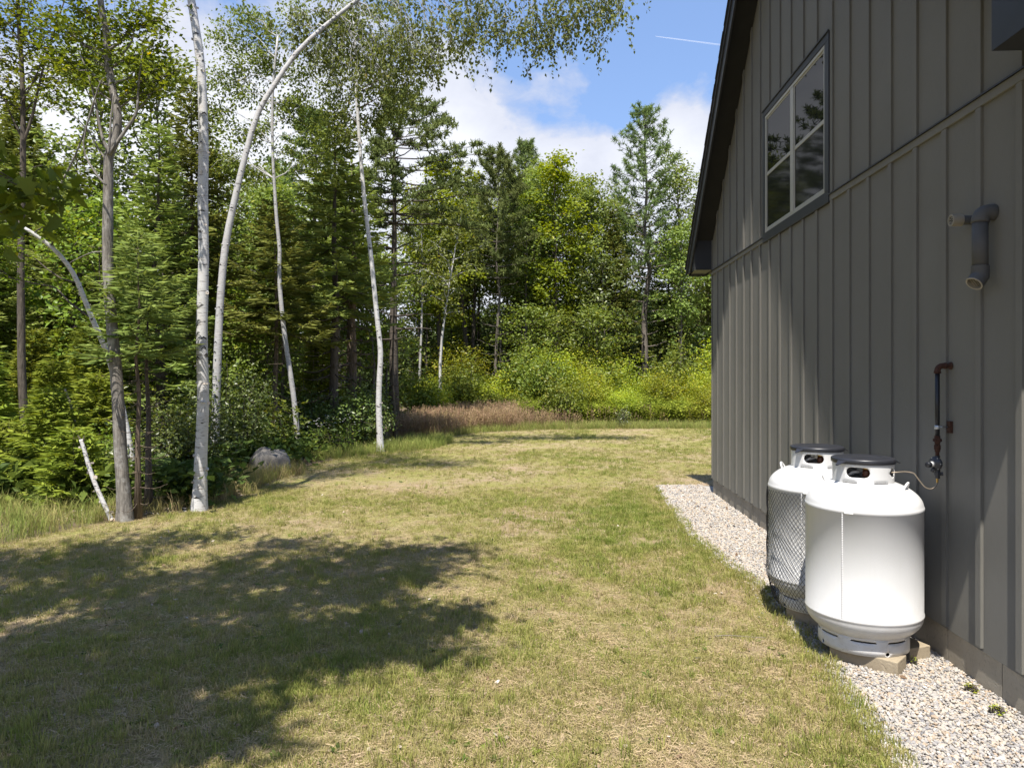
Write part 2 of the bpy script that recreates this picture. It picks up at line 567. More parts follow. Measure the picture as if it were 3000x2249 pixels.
M['fir_bright'] = m_leaf('bright_fir_needles', (0.099, 0.149, 0.022), (0.242, 0.286, 0.044), None, 0.3, 0.0, 0.4)
M['pine'] = m_leaf('pine_needles', (0.090, 0.132, 0.044), (0.205, 0.255, 0.088), None, 0.3, 0.0, 0.4)
M['meadow'] = m_leaf('meadow_leaf', (0.177, 0.231, 0.022), (0.395, 0.437, 0.046), (0.545, 0.491, 0.054), 0.40, 0.015, 0.55)
M['bush'] = m_leaf('bush_leaf', (0.087, 0.137, 0.021), (0.226, 0.284, 0.046), (0.323, 0.323, 0.046), 0.40, 0.015, 0.5)
M['shade_shrub'] = m_leaf('glossy_shrub_leaf', (0.062, 0.093, 0.019), (0.204, 0.230, 0.075), None, 0.34, 0.07, 0.3)
M['petal'] = m_plain('white_petal', (0.75, 0.75, 0.78), 0.6)
M['litter'] = m_inst('leaf_litter', [(0, (0.10, 0.06, 0.035)), (0.4, (0.24, 0.17, 0.11)), (0.75, (0.36, 0.30, 0.24)), (1, (0.50, 0.45, 0.40))], 0, 0.9)
M['stone'] = m_inst('gravel_stone', [(0, (0.20, 0.20, 0.215)), (0.22, (0.38, 0.36, 0.345)), (0.5, (0.52, 0.485, 0.44)), (0.72, (0.57, 0.50, 0.405)), (0.86, (0.48, 0.36, 0.25)), (1, (0.74, 0.72, 0.69))], 0, 0.75, 60, 0.86)
M['grass'] = m_inst('lawn_grass', [(0, (0.52, 0.40, 0.265)), (0.16, (0.50, 0.39, 0.23)), (0.34, (0.36, 0.31, 0.13)), (0.55, (0.320, 0.310, 0.090)), (0.8, (0.235, 0.270, 0.058)), (1, (0.165, 0.220, 0.038))], 0.38, 0.7, 0, 0.95)
M['tall_grass'] = m_inst('tall_grass', [(0, (0.42, 0.32, 0.17)), (0.35, (0.33, 0.30, 0.10)), (0.7, (0.22, 0.265, 0.06)), (1, (0.15, 0.215, 0.04))], 0.35, 0.7)
M['red_grass'] = m_inst('russet_grass', [(0, (0.27, 0.175, 0.110)), (0.5, (0.36, 0.245, 0.155)), (1, (0.30, 0.26, 0.10))], 0.3, 0.8)
M['lawn'] = m_lawn()
M['ground'] = m_ground()
M['gravel_bed'] = m_concrete('gravel_bed', (0.22, 0.20, 0.18), (0.42, 0.385, 0.335))

# ------------------------------------------------------------------ plants
def unit(v):
    return v / (np.linalg.norm(v, axis=-1, keepdims=True) + 1e-9)


def leaf_cards(mb, c, size, g, tint, up=0.6, droop=0.0, aspect=0.62, fold=0.12, out=None):
    """one four sided folded leaf at every point of c"""
    c = np.asarray(c, float)
    n = len(c)
    if not n:
        return
    L = size * g.uniform(0.65, 1.3, n)[:, None]
    ax = g.normal(0, 1, (n, 3))
    ax[:, 2] = ax[:, 2] * 0.5 - 1.6 * droop
    ax = unit(ax)
    nm = g.normal(0, 1, (n, 3))
    nm[:, 2] = np.abs(nm[:, 2]) + up
    if out is not None:                                       # leaves turn their faces away from the middle of the plant
        nm = nm * .75 + 1.5 * unit(out)
    sd = unit(np.cross(nm, ax))
    nn = np.cross(ax, sd)
    Wd = L * aspect * 0.5
    mid = c + ax * L * 0.45
    v = np.stack([c, mid + sd * Wd + nn * fold * L, c + ax * L, mid - sd * Wd + nn * fold * L], 1).reshape(-1, 3)
    i = np.arange(n)[:, None] * 4
    t = np.concatenate([i + np.array([0, 1, 2]), i + np.array([0, 2, 3])])
    mb.add(v, None, t, np.repeat(np.clip(tint, 0, 1), 4))


def maple_cards(mb, c, size, g, tint):
    """five lobed leaves for the bough close to the camera"""
    out = np.array([(0, 0), (.30, -.06), (.22, .18), (.52, .30), (.26, .42), (.20, .62), (0, 1.0),
                    (-.20, .62), (-.26, .42), (-.52, .30), (-.22, .18), (-.30, -.06)])
    for p, ti in zip(c, tint):
        L = size * g.uniform(0.7, 1.2)
        ax = unit(np.array((g.normal(0, .7), g.normal(0, .7), -0.5)))
        nm = unit(np.array((g.normal(0, .5), g.normal(0, .5), 1.0)))
        sd = unit(np.cross(nm, ax))
        nn = np.cross(ax, sd)
        v = [p + ax * L * .4] + [p + sd * u * L + ax * w * L - nn * 0.12 * L * abs(u) for u, w in out]
        mb.add(v, None, [(0, i, i % 12 + 1) for i in range(1, 13)], ti)


def curve(a, b, g, n=5, sag=0.0, wob=0.06):
    a, b = np.asarray(a, float), np.asarray(b, float)
    t = np.linspace(0, 1, n)[:, None]
    L = np.linalg.norm(b - a)
    p = a + (b - a) * t
    p += g.normal(0, wob * L, (n, 3)) * np.sin(t * math.pi)
    p[:, 2] += sag * L * np.sin(t[:, 0] * math.pi)
    return p


def hardwood(seed, h, base, rad, nleaf, ls, tr, lean=(0, 0), limbs=20, sides=7, cl=0.34, up=0.35, shape=1.0, low=0.0):
    """trunk mesh and crown mesh of a broadleaf standing at the origin"""
    g = np.random.default_rng(seed)
    tk, cr = MB(), MB()
    n = 9
    t = np.linspace(0, 1, n)
    path = np.stack([lean[0] * t ** 1.6 + np.cumsum(g.normal(0, .022 * h / n * 2, n)),
                     lean[1] * t ** 1.6 + np.cumsum(g.normal(0, .022 * h / n * 2, n)), h * t], 1)
    path[0, :2] = 0
    tk.tube(path, tr * (1 - t * 0.88) * (1 + 0.5 * np.exp(-t * 30)), sides)
    cen = []
    for i in range(limbs):
        u = (i + g.uniform(0, 1)) / limbs
        z = base + (h * 0.985 - base) * u
        p0 = np.array([np.interp(z, path[:, 2], path[:, k]) for k in range(3)])
        prof = (math.sin(math.pi * min(1, (0.12 + 0.88 * u) ** shape)) ** 0.75) if u < 0.97 else 0.35
        L = rad * max(0.16, prof) * g.uniform(0.75, 1.15)
        an = i * 2.39996 + g.uniform(-.4, .4)
        p1 = p0 + np.array((math.cos(an) * L, math.sin(an) * L, L * (up + 0.5 * u) * g.uniform(0.6, 1.3)))
        pts = curve(p0, p1, g, 5, 0.08)
        r0 = tr * 0.42 * (1 - 0.7 * u)
        tk.tube(pts, np.linspace(r0, r0 * .2, 5), 4, False)
        for s in range(4):
            a = pts[1 + s % 4] if s < 3 else pts[-1]
            b = a + unit(g.normal(0, 1, 3) * (1, 1, .6)) * L * g.uniform(.25, .5)
            tk.tube(curve(a, b, g, 3), (r0 * .3, r0 * .2, r0 * .1), 3, False)
            cen += [b, (a + b) / 2]
        cen += [pts[-1], pts[-1], pts[-2], pts[2]]
    for i in range(int(low * limbs)):
        z = base * g.uniform(0.25, 1.0)
        p0 = np.array([np.interp(z, path[:, 2], path[:, k]) for k in range(3)])
        an = g.uniform(0, 6.28)
        p1 = p0 + np.array((math.cos(an), math.sin(an), g.uniform(0, .5))) * rad * g.uniform(.3, .7)
        tk.tube(curve(p0, p1, g, 4), (tr * .16, tr * .12, tr * .08, tr * .04), 3, False)
        if g.random() < 0.7:
            cen += [p1]
    cen = np.array(cen)
    k = g.integers(0, len(cen), nleaf)
    ct = g.uniform(-.22, .22, len(cen))
    pos = cen[k] + g.normal(0, 1, (nleaf, 3)) * np.array((cl, cl, cl * .55)) * (0.6 + 0.4 * rad / 2.2)
    leaf_cards(cr, pos, ls, g, 0.5 + ct[k] + g.normal(0, .17, nleaf), 1.0, out=(pos - cen[k]) * 1.4 + (pos - (0, 0, base + .35 * (h - base))) * (.35, .35, .12))
    return tk.mesh('trunk', True), cr.mesh('crown')


def conifer(seed, h, r, clear, tr, step=0.27, twig=0.055, wid=0.035, per=6, droop=0.22, dead=0.5, dens=1.0, tip=0.35, sides=6, bare_len=0.6):
    """spruce or fir: whorls of boughs, each a spray of needled twigs"""
    g = np.random.default_rng(seed)
    tk, cr = MB(), MB()
    t = np.linspace(0, 1, 8)
    path = np.stack([g.normal(0, .012 * h, 8) * t * (1 - t) * 2, g.normal(0, .012 * h, 8) * t * (1 - t) * 2, h * t], 1)
    tk.tube(path, tr * (1 - t * .95) * (1 + .4 * np.exp(-t * 30)), sides)
    z = 0.25 if dead else clear
    A, B, W, TI = [], [], [], []
    while z < h * 0.985:
        u = max(0.0, (z - clear) / (h - clear))
        live = z >= clear
        npr = per if live else int(per * dead)
        a0 = g.uniform(0, 6.28)
        cx = [np.interp(z, path[:, 2], path[:, k]) for k in (0, 1)]
        for i in range(npr):
            an = a0 + i * 6.283 / max(1, npr) + g.uniform(-.35, .35)
            L = (r * (1 - u) ** 0.85 + 0.10) * g.uniform(0.68, 1.12)
            if not live:
                L = r * bare_len * g.uniform(.3, 1.1)
            rise = 0.45 * u - droop * (1 - u) + g.uniform(-.12, .12)
            d = np.array((math.cos(an), math.sin(an), 0))
            s = np.linspace(0, 1, 5)[:, None]
            pts = np.array((cx[0], cx[1], z)) + d * L * s + np.array((0, 0, 1)) * (rise * L * s + tip * .35 * L * s ** 3 - .10 * L * np.sin(s * math.pi))
            rr = max(0.004, tr * .16 * (1 - u))
            tk.tube(pts, np.linspace(rr, rr * .25, 5), 3, False, 0.35)
            if not live:
                for q in range(3):
                    a = pts[g.integers(1, 5)]
                    tk.tube([a, a + g.normal(0, .16, 3) * L], (rr * .4, rr * .15), 3, False)
                continue
            m = max(3, int(L / (twig * 1.15) * dens))
            ss = np.linspace(0.14, 1.0, m)
            bt = g.uniform(-.18, .18)
            for k, sv in enumerate(ss):
                p = np.array([np.interp(sv, s[:, 0], pts[:, j]) for j in range(3)])
                tl = (0.16 + 0.42 * L * (1 - sv) * min(1, sv * 3.0) + twig) * g.uniform(.75, 1.2)
                tl = min(tl, 0.55)
                for side in (-1, 1):
                    td = d * g.uniform(.55, .95) + side * np.array((-d[1], d[0], 0)) * g.uniform(.6, 1.0) + np.array((0, 0, g.normal(-.05, .16)))
                    A.append(p)
                    B.append(p + unit(td) * tl)
                    W.append(wid * (0.8 + .6 * tl))
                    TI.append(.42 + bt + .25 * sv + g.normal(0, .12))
            A.append(pts[-2]); B.append(pts[-1] + d * twig); W.append(wid); TI.append(.8)
        z += step * g.uniform(.75, 1.25) * (1.0 - 0.35 * u)
    top = np.array((path[-1][0], path[-1][1], h))
    for q in range(3):
        A.append(top - (0, 0, .28)); B.append(top + np.array((g.normal(0, .02), g.normal(0, .02), .05))); W.append(wid); TI.append(.8)
    A, B, W, TI = np.array(A), np.array(B), np.array(W)[:, None], np.array(TI)
    ax = unit(B - A)
    up = g.normal(0, .55, A.shape) + np.array((0, 0, 1))
    sd = unit(np.cross(up, ax))
    nn = np.cross(ax, sd)
    mid = A + (B - A) * .55 - nn * W * .35
    v = np.stack([A, mid + sd * W, B, mid - sd * W], 1).reshape(-1, 3)
    i = np.arange(len(A))[:, None] * 4
    cr.add(v, None, np.concatenate([i + np.array([0, 1, 2]), i + np.array([0, 2, 3])]), np.repeat(np.clip(TI, 0, 1), 4))
    return tk.mesh('trunk', True), cr.mesh('crown')


def pine(seed, h, r, clear, tr, step=0.75, tuft=0.17, dens=1.0, upang=0.25, per=5, dead=0.6, lop=None, wid=0.020):
    """white pine: tiers of long boughs that carry tufts of needles"""
    g = np.random.default_rng(seed)
    tk, cr = MB(), MB()
    t = np.linspace(0, 1, 8)
    path = np.stack([g.normal(0, .012 * h, 8) * t * (1 - t) * 2, g.normal(0, .012 * h, 8) * t * (1 - t) * 2, h * t], 1)
    tk.tube(path, tr * (1 - t * .92) * (1 + .3 * np.exp(-t * 30)), 7)
    tufts, ti = [], []
    z = clear * (1 - dead)
    while z < h * .99:
        u = max(0.0, (z - clear) / (h - clear))
        live = z >= clear
        a0 = g.uniform(0, 6.28)
        for i in range(per if live else 3):
            an = a0 + i * 6.283 / per + g.uniform(-.3, .3)
            L = r * (math.sin(math.pi * (.22 + .72 * u)) ** .8 + .06) * g.uniform(.6, 1.15) * (1 - .35 * u)
            if lop is not None:
                L *= 1 + .55 * math.cos(an - lop)
            if not live:
                L = r * g.uniform(.25, .75)
            d = np.array((math.cos(an), math.sin(an), 0))
            rise = upang * (.4 + 1.6 * u) + g.uniform(-.1, .15)
            s = np.linspace(0, 1, 6)[:, None]
            pts = np.array((np.interp(z, path[:, 2], path[:, 0]), np.interp(z, path[:, 2], path[:, 1]), z)) + d * L * s + \
                np.array((0, 0, 1)) * (rise * L * s ** 1.5) + g.normal(0, .03 * L, (6, 3)) * s
            rr = max(.008, tr * .2 * (1 - .6 * u))
            tk.tube(pts, np.linspace(rr, rr * .25, 6), 4, False)
            if not live:
                continue
            bt = g.uniform(-.15, .15)
            for k in range(int((6 + L * 9) * dens)):
                sv = g.uniform(.3, 1) ** .7
                p = np.array([np.interp(sv, s[:, 0], pts[:, j]) for j in range(3)])
                off = g.normal(0, 1, 3) * np.array((.2, .2, .10)) * (1.15 - sv) * min(L, 2.2) * .62
                e = p + off + (0, 0, .06)
                tufts.append(e)
                ti.append(.5 + bt + g.normal(0, .13))
                if np.linalg.norm(off) > .18 and g.random() < .5:
                    tk.tube([p, e], (rr * .25, rr * .1), 3, False)
        z += step * g.uniform(.7, 1.2) * (1 - .45 * u)
    for q in range(10):
        tufts.append(path[-1] - (0, 0, .05 * q)); ti.append(.7)
    c = np.array(tufts)
    ti = np.array(ti)
    m = 9
    n = len(c)
    d = g.normal(0, 1, (n, m, 3)) + np.array((0, 0, .75))
    d = unit(d)
    L = tuft * g.uniform(.7, 1.25, (n, m, 1))
    sd = unit(np.cross(d, g.normal(0, 1, (n, m, 3)))) * wid
    cc = c[:, None, :]
    v = np.stack([cc - sd + d * 0, cc + sd, cc + d * L + sd * .5, cc + d * L - sd * .5], 2).reshape(-1, 3)
    i = np.arange(n * m)[:, None] * 4
    cr.add(v, i + np.arange(4), None, np.repeat(np.clip(np.repeat(ti, m) + g.normal(0, .08, n * m), 0, 1), 4))
    return tk.mesh('trunk', True), cr.mesh('crown')


def shrub(seed, rx, h, nleaf, ls, stems=9, up=0.3, hollow=0.55, aspect=.6, droop=0.0):
    g = np.random.default_rng(seed)
    tk, cr = MB(), MB()
    cen = []
    for i in range(stems):
        an = i * 2.4 + g.uniform(-.4, .4)
        rr = rx * math.sqrt(g.uniform(.05, 1)) * .9
        top = np.array((math.cos(an) * rr, math.sin(an) * rr, h * g.uniform(.62, 1.0) * (1 - .38 * (rr / rx) ** 2)))
        foot = np.array((math.cos(an), math.sin(an), 0)) * rx * .16 * g.uniform(.2, 1)
        pts = curve(foot, top, g, 5, .05, .05)
        tk.tube(pts, np.linspace(.016, .005, 5) * (h / 1.6) ** .5, 4, False)
        cen.append((top, .0))
        for s in range(7):
            a = pts[1 + s % 4]
            b = a + unit(g.normal(0, 1, 3) * (1, 1, .7) + (0, 0, .35)) * rx * g.uniform(.25, .55)
            b[2] = max(.06, b[2])
            tk.tube([a, b], (.005, .003), 3, False)
            cen.append((b, 0))
            cen.append(((a + b) / 2, 0))
    c = np.array([x[0] for x in cen])
    k = g.integers(0, len(c), nleaf)
    ct = g.uniform(-.38, .38, len(c))
    s = .125 * (rx + h * .4)
    pos = c[k] + g.normal(0, s, (nleaf, 3)) * (1, 1, .75)
    pos[:, 2] = np.abs(pos[:, 2] - .02) + .02
    leaf_cards(cr, pos, ls, g, .5 + ct[k] + g.normal(0, .16, nleaf), up + .6, droop, aspect, out=(pos - (0, 0, .35 * h)) / (rx, rx, h) + .8 * (pos - c[k]) / s)
    return tk.mesh('stem', True), cr.mesh('foliage')


def plant(name, label, cat, loc, meshes, mats, names=('trunk', 'crown'), group=None, rot=0.0, sc=1.0):
    o = thing(name, label, cat, loc, group)
    o.rotation_euler = (0, 0, rot)
    o.scale = (sc, sc, sc) if np.isscalar(sc) else sc
    for me, m, nm in zip(meshes, mats, names):
        if not me.materials:
            me.materials.append(m)
        c = bpy.data.objects.new(nm, me)
        link(c)
        c.parent = o
    return o


def scatter(name, pts, protos, scales, rots, tints, idx, label, cat, material, kind='stuff'):
    """one object that carries many small pieces: points + an instancing node group"""
    pc = bpy.data.collections.new(name + '_pieces')
    for i, me in enumerate(protos):
        if not me.materials:
            me.materials.append(material)
        ob = bpy.data.objects.new('%s_piece_%02d' % (name, i), me)
        pc.objects.link(ob)
    me = mesh_np(name, pts)
    n = len(pts)
    for nm, typ, val in (('size', 'FLOAT', scales), ('turn', 'FLOAT_VECTOR', rots), ('tint', 'FLOAT', tints), ('pick', 'INT', idx)):
        at = me.attributes.new(nm, typ, 'POINT')
        key = 'vector' if typ == 'FLOAT_VECTOR' else 'value'
        at.data.foreach_set(key, np.asarray(val, np.int32 if typ == 'INT' else np.float32).ravel())
    o = bpy.data.objects.new(name, me)
    link(o)
    ng = bpy.data.node_groups.new(name + '_nodes', 'GeometryNodeTree')
    ng.interface.new_socket('Geometry', in_out='INPUT', socket_type='NodeSocketGeometry')
    ng.interface.new_socket('Geometry', in_out='OUTPUT', socket_type='NodeSocketGeometry')
    N, Lk = ng.nodes, ng.links
    gi, go = N.new('NodeGroupInput'), N.new('NodeGroupOutput')
    m2p = N.new('GeometryNodeMeshToPoints')
    ci = N.new('GeometryNodeCollectionInfo')
    ci.inputs['Collection'].default_value = pc
    ci.inputs['Separate Children'].default_value = True
    ci.inputs['Reset Children'].default_value = True
    iop = N.new('GeometryNodeInstanceOnPoints')
    iop.inputs['Pick Instance'].default_value = True
    def attr(nm, dt):
        a = N.new('GeometryNodeInputNamedAttribute')
        a.data_type = dt
        a.inputs['Name'].default_value = nm
        return a.outputs[0]
    Lk.new(gi.outputs[0], m2p.inputs[0])
    Lk.new(m2p.outputs[0], iop.inputs['Points'])
    Lk.new(ci.outputs[0], iop.inputs['Instance'])
    Lk.new(attr('pick', 'INT'), iop.inputs['Instance Index'])
    e2r = N.new('FunctionNodeEulerToRotation')
    Lk.new(attr('turn', 'FLOAT_VECTOR'), e2r.inputs[0])
    Lk.new(e2r.outputs[0], iop.inputs['Rotation'])
    Lk.new(attr('size', 'FLOAT'), iop.inputs['Scale'])
    Lk.new(iop.outputs[0], go.inputs[0])
    o.modifiers.new('pieces', 'NODES').node_group = ng
    return props(o, label, cat, None, kind)


def tuft_mesh(g, n, h, spread, w, lean=0.5, kinks=2):
    """a handful of grass blades"""
    mb = MB()
    for i in range(n):
        an, an2 = g.uniform(0, 6.28, 2)
        p = np.array((math.cos(an), math.sin(an), 0)) * spread * math.sqrt(g.random())
        d = np.array((math.cos(an2), math.sin(an2), 0)) * g.uniform(0, lean) * h
        hh = h * g.uniform(.5, 1.15)
        sd = np.array((-math.sin(an2), math.cos(an2), 0)) * w
        b = p + d * .35 + (0, 0, hh * .6)
        e = p + d + (0, 0, hh * (1 - .25 * g.random()))
        ti = g.uniform(0.1, .9)
        mb.add([p - sd, p + sd, b + sd * .8, b - sd * .8, e], [(0, 1, 2, 3)], [(3, 2, 4)], ti)
    return mb.mesh('tuft')


def straw_mesh(g, n, L, spread):
    """dry clippings lying on the turf"""
    mb = MB()
    for i in range(n):
        an = g.uniform(0, 6.28)
        p = np.array((g.normal(0, spread), g.normal(0, spread), g.uniform(.003, .014)))
        d = np.array((math.cos(an), math.sin(an), g.uniform(-.12, .25))) * L * g.uniform(.4, 1.2)
        sd = np.array((-math.sin(an), math.cos(an), g.normal(0, .4))) * .0016
        mb.add([p - sd, p + sd, p + d + sd * .6, p + d - sd * .6], [(0, 1, 2, 3)], None, g.uniform(.1, .9))
    return mb.mesh('straw')


def nz(x, y, s, o=0.0):
    return noise.noise((x * s + o, y * s - o, o * .37))


def inside(poly, x, y):
    c = False
    n = len(poly)
    j = n - 1
    for i in range(n):
        xi, yi = poly[i]
        xj, yj = poly[j]
        if (yi > y) != (yj > y) and x < (xj - xi) * (y - yi) / (yj - yi) + xi:
            c = not c
        j = i
    return c

# ================================================================== SETTING
def grid_ground():
    xs = np.concatenate([np.linspace(-400, -60, 9), np.linspace(-50, 40, 61), np.linspace(60, 400, 9)])
    ys = np.concatenate([np.linspace(-150, -20, 6), np.linspace(-10, 90, 67), np.linspace(120, 500, 9)])
    v = [(x, y, T(x, y)) for y in ys for x in xs]
    nx = len(xs)
    q = [(j * nx + i, j * nx + i + 1, (j + 1) * nx + i + 1, (j + 1) * nx + i) for j in range(len(ys) - 1) for i in range(nx - 1)]
    o = MB().add(v, q).build('ground', M['ground'], None, True)
    return props(o, kind='structure')


grid_ground()

LAWN = [(-12, -6), (-12, 7.2), (-8.5, 7.7), (-6.6, 8.1), (-6.2, 9.4), (-5.4, 10.4), (-5.1, 11.6), (-5.2, 13.2), (-5.35, 15.4),
        (-5.3, 17.0), (-4.7, 18.6), (-3.6, 19.4), (-3.2, 21.5), (-3.3, 24.0), (-2.2, 25.8), (-0.6, 27.0), (1.5, 27.6), (5.5, 28.2), (14, 28.6),
        (14, 13.6), (2.95, 13.45), (1.95, 13.45), (1.87, 11.2), (1.78, 9.2), (1.92, 7.5), (2.0, 6.7), (1.93, 5.2), (1.84, 4.5), (1.80, 3.8), (1.72, 2.4), (1.7, -6)]
LZ = 0.006


def flat(name, poly, z, m):
    r = delaunay_2d_cdt([Vector(p) for p in poly], [], [list(range(len(poly)))], 1, 1e-5)
    mb = MB()
    mb.add([(p[0], p[1], z) for p in r[0]], None, [f if len(f) == 3 else f[:3] for f in r[2]])
    o = mb.build(name, m)
    for p in o.data.polygons:
        if p.normal.z < 0:
            p.flip()
    return props(o, kind='structure')


flat('lawn', LAWN, LZ, M['lawn'])
GRAVEL = [(1.62, -6), (1.64, 2.4), (1.74, 3.8), (1.78, 4.5), (1.87, 5.2), (1.94, 6.7), (1.86, 7.5), (1.72, 9.2), (1.80, 11.2), (1.90, 13.36), (2.4, 13.5), (3.0, 13.3), (3.0, -6)]
flat('gravel_strip', GRAVEL, LZ + 0.006, M['gravel_bed'])

# ================================================================== HOUSE
WX = 2.747                        # plane of the gable wall
Y0, Y1 = 3.99, 12.52
YR = (Y0 + Y1) / 2
CS = 16.80                        # soffit line: z + y
SIDZ, BELT0, BELT1, UPZ = 0.25, 3.715, 3.775, 3.792
house = thing('house', 'grey board and batten house gable with charcoal trim', 'house', (WX + 4, YR, 0))


def hput(mb, name, m, smooth=False, parent=None):
    o = put(mb, name, m, house, smooth)
    if parent is not None:
        o.parent = parent
    return o


def slope(y, c=CS):
    return min(c - y, c - 2 * YR + y)


# backing walls, gable and the far long side
hput(MB().prism([(Y0, 0.0), (Y1, 0.0), (Y1, slope(Y1)), (YR, slope(YR)), (Y0, slope(Y0))], WX + .02, WX + .2), 'wall', M['siding'])
hput(MB().box(WX + .2, 12, Y1 - .2, Y1 - .004, 0, 4.2).box(WX + .2, 12, Y0 + .004, Y0 + .2, 0, 4.2).box(11.8, 12, Y0 + .2, Y1 - .2, 0, 4.2), 'wall', M['siding'])
# foundation: cast panels with form seams
y = Y0
k = 0
while y < Y1 - .02:
    L = min(0.61, Y1 - y)
    hput(MB().box(WX + .012, WX + .12, y + .004, y + L - .004, -.15, SIDZ + .03), 'foundation_panel', M['concrete'])
    y += L
hput(MB().box(WX + .12, 12.02, Y1 - .1, Y1 + .002, -.15, SIDZ + .03), 'foundation_panel', M['concrete'])

NB = 21
bat = [4.395 + .4064 * (i - 1) for i in range(NB + 1)]
WY0, WY1, WZ0, WZ1 = 7.275, 9.495, 3.705, 5.388
for i in range(NB):
    a, b = bat[i] + .002, bat[i + 1] - .002
    hput(MB().box(WX, WX + .017, a, b, SIDZ, BELT0 + .03), 'siding_panel', M['siding'])
    pts = [(a, UPZ - .02), (b, UPZ - .02), (b, slope(b) + .03)]
    if a < YR < b:
        pts.append((YR, slope(YR) + .03))
    pts.append((a, slope(a) + .03))
    hput(MB().prism(pts, WX, WX + .017), 'siding_panel', M['siding'])
BW = 0.030
for i in range(NB + 1):
    y = bat[i]
    a, b = y - BW, y + BW
    a, b = max(a, Y0), min(b, Y1)
    bevel(hput(MB().box(WX - .019, WX + .003, a, b, SIDZ + .02, BELT0 - .001), 'batten', M['siding']), .002, 1)
    z0 = UPZ + .001
    if WY0 - .02 < y < WY1 + .02:
        z0 = WZ1 + .004
    pts = [(a, z0), (b, z0), (b, slope(b) + .02), (a, slope(a) + .02)]
    bevel(hput(MB().prism(pts, WX - .019, WX + .003), 'batten', M['siding']), .002, 1)
for a, b in ((Y0, WY0 - .003), (WY1 + .003, Y1)):
    bevel(hput(MB().box(WX - .022, WX + .003, a, b, BELT0, BELT1), 'belt_board', M['siding']), .002, 1)
    hput(MB().prism([(WX - .036, BELT1 - .004), (WX - .033, BELT1 - .004), (WX - .033, BELT1 + .002), (WX + .002, BELT1 + .008), (WX + .002, BELT1 + .016), (WX - .036, BELT1 + .008)], a, b, 'y'), 'drip_cap', M['trim'])
# corner trim; the far corner's shadow is put into its charcoal colour
hput(MB().box(WX - .012, WX + .14, Y1 + .002, Y1 + .03, SIDZ, 3.80), 'corner_board', M['trim'])
hput(MB().box(WX - .012, WX + .14, Y0 - .03, Y0 - .002, SIDZ, 3.80), 'corner_board', M['trim'])

# window
win = hput(MB().box(WX - .005, WX + .001, WY0 + .09, WY1 - .09, WZ0 + .09, WZ1 - .085), 'window', M['frame'])
win.data.transform(__import__('mathutils').Matrix.Identity(4))


def wput(mb, name, m, bev=.002):
    o = hput(mb, name, m)
    o.parent = win
    if bev:
        bevel(o, bev, 1)
    return o


FY0, FY1, FZ0, FZ1 = 7.385, 9.408, 3.822, 5.298
wput(MB().box(WX - .030, WX + .002, WY0, WY1, FZ1 + .003, WZ1), 'casing', M['trim'])
wput(MB().box(WX - .042, WX - .0302, WY0 - .012, WY1 + .012, WZ1 - .012, WZ1 + .006), 'casing', M['trim'])
wput(MB().box(WX - .030, WX + .002, WY0, WY1, WZ0, FZ0 - .003), 'casing', M['trim'])
wput(MB().box(WX - .030, WX + .002, WY0, FY0 - .003, FZ0 - .002, FZ1 + .002), 'casing', M['trim'])
wput(MB().box(WX - .030, WX + .002, FY1 + .003, WY1, FZ0 - .002, FZ1 + .002), 'casing', M['trim'])
MY0, MY1 = 8.330, 8.436
fw = .034
for nm, b in (('head', (FY0, FY1, FZ1 - fw, FZ1)), ('sill', (FY0, FY1, FZ0, FZ0 + fw)), ('jamb', (FY0, FY0 + fw, FZ0 + fw, FZ1 - fw)),
              ('jamb', (FY1 - fw, FY1, FZ0 + fw, FZ1 - fw)), ('mullion', (MY0, MY1, FZ0 + fw, FZ1 - fw))):
    wput(MB().box(WX - .024, WX - .0052, *b), nm, M['frame'])
for a, b in ((FY0 + fw, MY0), (MY1, FY1 - fw)):
    sw = .022
    zm = 4.555
    for z0, z1, nm, dpt in ((zm, FZ1 - fw, 'upper_sash', .013), (FZ0 + fw, zm - .001, 'lower_sash', .016)):
        s = MB()
        s.box(WX - dpt, WX - .0052, a, b, z1 - sw, z1).box(WX - dpt, WX - .0052, a, b, z0, z0 + sw)
        s.box(WX - dpt, WX - .0052, a, a + sw, z0 + sw, z1 - sw).box(WX - dpt, WX - .0052, b - sw, b, z0 + sw, z1 - sw)
        wput(s, nm, M['frame'], .0015)
        wput(MB().box(WX - .0085, WX - .0055, a + sw + .0005, b - sw - .0005, z0 + sw + .0005, z1 - sw - .0005), 'pane' if nm[0] == 'u' else 'screen', M['glass'] if nm[0] == 'u' else M['screen'], 0)

